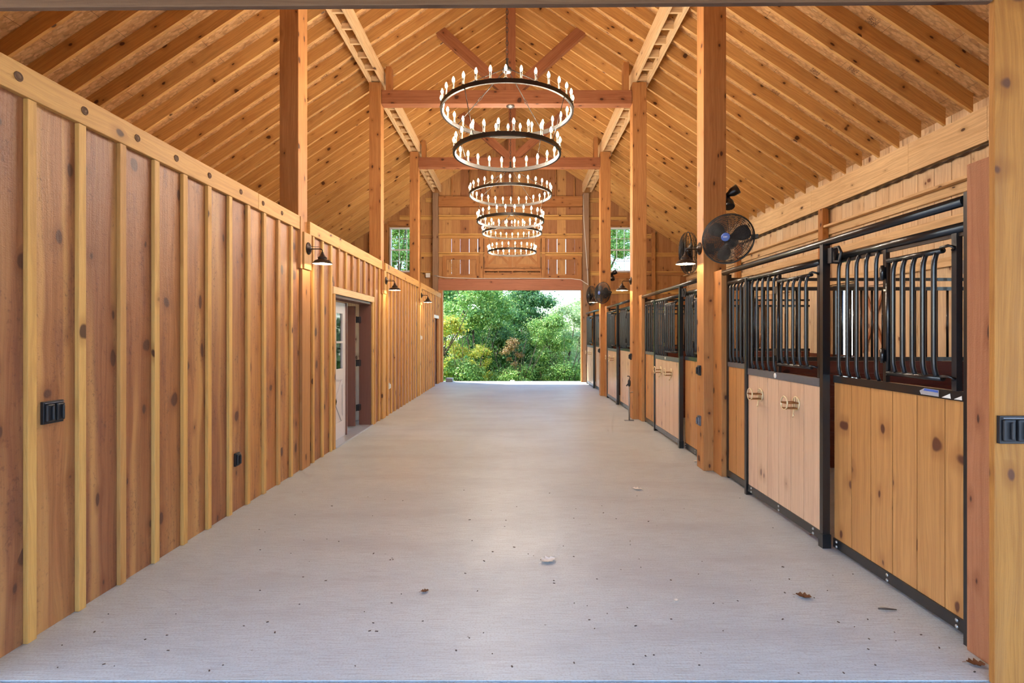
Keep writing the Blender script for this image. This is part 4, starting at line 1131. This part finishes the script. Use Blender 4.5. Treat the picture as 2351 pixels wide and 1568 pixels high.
o = tag(MB().tube([(x-.045,y,.007),(x-.01,y-.006,.009),(x+.05,y-.01,.006)], [.0045,.006,.003], 6).build('twig', M['twig']), 'dark grey twig on the floor near the nearest stall', 'twig')
x, y = fl(1870,1232)
tag(MB().tube([(x-.02,y+.03,.004),(x,y,.016),(x+.03,y-.03,.006)], [.003,.005,.003], 6).build('twig', M['leafbrown']), 'short brown bark curl beside the divider post of the nearest stall', 'twig')
dm = MB()
for i in range(170):
    px = random.uniform(40, 2250); py = random.uniform(1120, 1560)
    X, Y = fl(px, py)
    if X < LX+.05 or X > 2.18 or Y < 2.4: continue
    s = random.uniform(.0015, .004); a = random.uniform(0, PI)
    dm.obox((X, Y, .0012), ((math.cos(a),math.sin(a),0),(-math.sin(a),math.cos(a),0),(0,0,1)), (s*random.uniform(1,2.4), s, .0012))
tag(dm.build('floor_grit', M['twig']), 'scattered dark grit and bark crumbs on the concrete floor', 'debris', None, 'stuff')

# ------------------------------------------------------------------ trees behind the barn
def crown_mesh(seed, n, rx, rz_, lsize, mat, lobes=16):
    rnd = random.Random(seed); m = MB()
    L_ = []
    for k in range(lobes):
        a = rnd.uniform(0, 2*PI); t = rnd.uniform(-.9, 1); rr = math.sqrt(max(0, 1-t*t))*rnd.uniform(.35, .8)
        L_.append((Vector((rr*math.cos(a)*rx, rr*math.sin(a)*rx, t*rz_*.8)), rnd.uniform(.14, .36)*rx))
    for i in range(n):
        c, R = L_[rnd.randrange(lobes)]
        d = Vector((rnd.gauss(0,1), rnd.gauss(0,1), rnd.gauss(0,1))).normalized()
        p = c + Vector((d.x, d.y, d.z*.65))*R*(rnd.uniform(.4, 1.05) if rnd.random() < .8 else rnd.uniform(1.0, 1.9))
        nrm = (d + Vector((rnd.gauss(0,.6), rnd.gauss(0,.6), rnd.gauss(0,.6)+.4))).normalized()
        t = nrm.cross(Vector((rnd.gauss(0,1), rnd.gauss(0,1), rnd.gauss(0,1)))).normalized(); b = nrm.cross(t)
        s = lsize*rnd.uniform(.6, 1.2); k = len(m.v)
        m.v += [p-t*s, p-b*s*.55+nrm*s*.12, p+t*s, p+b*s*.55+nrm*s*.12]
        m.face([k,k+1,k+2,k+3], [(0,0)]*4, rnd.random())
    return m.mesh('foliage', M[mat])
def trunk_mesh(seed, h, r):
    rnd = random.Random(seed); m = MB()
    pts = []; x = y = 0
    for k in range(7):
        pts.append((x, y, h*k/6)); x += rnd.uniform(-.12,.12); y += rnd.uniform(-.12,.12)
    m.tube(pts, [r*(1-.13*k) for k in range(7)], 9)
    for k in range(7):
        a = rnd.uniform(0, 2*PI); i = rnd.randrange(2, 6); p = Vector(pts[i]); l = rnd.uniform(.8, 1.8)
        m.tube([p, p+Vector((math.cos(a)*l*.5, math.sin(a)*l*.5, l*.45)), p+Vector((math.cos(a)*l, math.sin(a)*l, l*1.1))], [r*.42, r*.28, r*.12], 6)
    return m.mesh('trunk', M['bark'])
kinds = {
 'green': (crown_mesh(1, 20000, 2.3, 2.9, .085, 'leaf_green', 46), trunk_mesh(1, 5.5, .16)),
 'dark':  (crown_mesh(2, 20000, 2.2, 2.6, .085, 'leaf_dark', 44), trunk_mesh(2, 5.5, .22)),
 'yellow':(crown_mesh(3, 8000, 1.4, 1.9, .07, 'leaf_yellow', 26), trunk_mesh(3, 3.6, .09)),
 'pale':  (crown_mesh(4, 11000, 1.7, 2.4, .07, 'leaf_pale', 34), trunk_mesh(4, 4.6, .10)),
 'rust':  (crown_mesh(5, 4000, .7, 1.6, .06, 'leaf_rust', 22), trunk_mesh(5, 3.0, .07)),
 'shrub': (crown_mesh(6, 9000, 1.6, 1.1, .07, 'leaf_green', 26), trunk_mesh(6, 1.4, .05)),
}
def gz(y):
    for (a, za), (b, zb) in zip(prof, prof[1:]):
        if a <= y <= b: return za+(zb-za)*(y-a)/(b-a)
    return -3
def tree(kind, px, pyc, Y, s, label, rot=0):
    """px,pyc: where the crown centre is seen"""
    X = (px-1185)*Y/1212; zc = 1.55+(768-pyc)*Y/1212
    g = gz(Y); rt = empty('tree' if kind not in ('shrub','rust') else 'shrub', (X, Y, g), label, 'tree' if kind not in ('shrub','rust') else 'shrub', 'trees on the slope behind the far doorway')
    fo = link('foliage', kinds[kind][0], rt); fo.location = (0, 0, zc-g); fo.scale = (s, s, s); fo.rotation_euler = (0, 0, rot)
    tk = link('trunk', kinds[kind][1], rt); h = {'green':5.5,'dark':5.5,'yellow':3.6,'pale':4.6,'rust':3.0,'shrub':1.4}[kind]
    tk.location = (0, 0, -.1); tk.scale = (s, s, max(.4, (zc-g+.5)/h)); tk.rotation_euler = (0,0,rot)
tree('green', 1090, 735, 25, .85, 'tall light green tree left of centre in the far doorway', 0)
tree('dark', 1215, 735, 28, .82, 'broad dark green tree in the middle of the far doorway', 1)
tree('green', 1165, 705, 33, .92, 'green tree top rising behind the middle of the far doorway', 2)
tree('yellow', 1030, 800, 22.5, .8, 'yellowing sapling low at the left side of the far doorway', 0)
tree('yellow', 1100, 838, 23, .5, 'small yellow-green sapling left of the middle trunk', 2)
tree('pale', 1300, 795, 26, .95, 'pale green tree low at the right side of the far doorway', 1)
tree('green', 1262, 790, 24, .55, 'slim green tree with a thin grey trunk right of centre', 4)
tree('pale', 1330, 765, 30, .9, 'hazy pale tree at the right jamb of the far doorway', 3)
tree('rust', 1175, 835, 22.5, .8, 'rusty brown bush in front of the dark tree', 0)
tree('dark', 1140, 825, 25, .62, 'dark green undergrowth tree left of the rusty bush', 3)
tree('dark', 1225, 835, 25, .6, 'dark green undergrowth tree right of the rusty bush', 5)
tree('shrub', 1060, 868, 22, .75, 'leafy shrub at the floor edge on the left of the far doorway', 1)
tree('shrub', 1300, 872, 23, .75, 'leafy shrub at the floor edge on the right of the far doorway', 2)
tree('shrub', 1185, 880, 22.5, .75, 'leafy shrub at the floor edge in the middle of the far doorway', 4)
tree('green', 1000, 690, 31, 1.0, 'green tree partly hidden by the left jamb of the far doorway', 3)
tree('green', 915, 590, 29, .95, 'tall tree seen through the left gable window', 1)
tree('green', 1392, 575, 29, .8, 'tall tree seen through the right gable window', 2)
tree('dark', 900, 740, 34, 1.3, 'dark tree outside to the left of the barn end', 2)
tree('dark', 1480, 740, 36, 1.1, 'dark tree outside to the right of the barn end', 4)
tree('dark', 1050, 800, 36, 1.25, 'dark tree far down the slope on the left of the far doorway', 6)
tree('green', 1135, 790, 39, 1.2, 'green tree far down the slope left of the middle tree', 5)
tree('green', 1290, 830, 37, 1.1, 'green tree far down the slope on the right of the far doorway', 7)
tree('pale', 1215, 800, 42, 1.5, 'pale distant tree behind the middle dark tree', 2)
for i, (x, y) in enumerate(((16, 14), (17, 20), (15, 8))):
    rt = empty('tree', (x, y, gz(y)), ['tree outside the stall windows, the nearest one', 'tree outside the stall windows, the far one', 'tree outside the stall windows, the middle one'][i], 'tree')
    fo = link('foliage', kinds['green' if i else 'dark'][0], rt); fo.location = (0,0,3.2)
    tk = link('trunk', kinds['green'][1], rt); tk.location = (0,0,-.1)

# ------------------------------------------------------------------ light
W = bpy.data.worlds.new('sky'); S.world = W; W.use_nodes = True
nt = W.node_tree; nt.nodes.clear()
out = N(nt, 'ShaderNodeOutputWorld'); bg = N(nt, 'ShaderNodeBackground'); sk = N(nt, 'ShaderNodeTexSky')
sk.sky_type = 'NISHITA'; sk.sun_disc = False; sk.sun_elevation = math.radians(48); sk.sun_rotation = math.radians(250); sk.air_density = 1.0; sk.dust_density = .4; sk.ozone_density = 1.0
bg.inputs['Strength'].default_value = .40
nt.links.new(mixc(nt, 1., sk.outputs[0], (.92,.98,1.10,1), 'MULTIPLY'), bg.inputs[0]); nt.links.new(bg.outputs[0], out.inputs[0])
sl = bpy.data.lights.new('sun', 'SUN'); sl.energy = 6.5; sl.angle = .01; sl.color = (1,.95,.86)
so = bpy.data.objects.new('sun', sl); COL.objects.link(so)
sd = Vector((-.56, .27, .76))       # towards the sun
so.rotation_euler = sd.to_track_quat('Z', 'Y').to_euler()

# ------------------------------------------------------------------ camera
cam = bpy.data.cameras.new('camera'); co = bpy.data.objects.new('camera', cam); COL.objects.link(co)
co.location = (0, 0, 1.55); co.rotation_euler = (PI/2, 0, 0)
cam.sensor_width = 36; cam.lens = 36*1212/2351; cam.shift_x = -9.5/2351; cam.shift_y = -16/2351
cam.clip_start = .05; cam.clip_end = 300
S.camera = co
vs = S.view_settings
vs.view_transform = 'Standard'; vs.look = 'None'; vs.gamma = 1; vs.use_curve_mapping = False
vs.exposure = 1.08
S.cycles.max_bounces = 5; S.cycles.diffuse_bounces = 3; S.cycles.transparent_max_bounces = 16
S.cycles.sample_clamp_indirect = 6

S.cycles.use_adaptive_sampling = True; S.cycles.adaptive_threshold = .1; S.cycles.adaptive_min_samples = 12
S.cycles.use_denoising = True
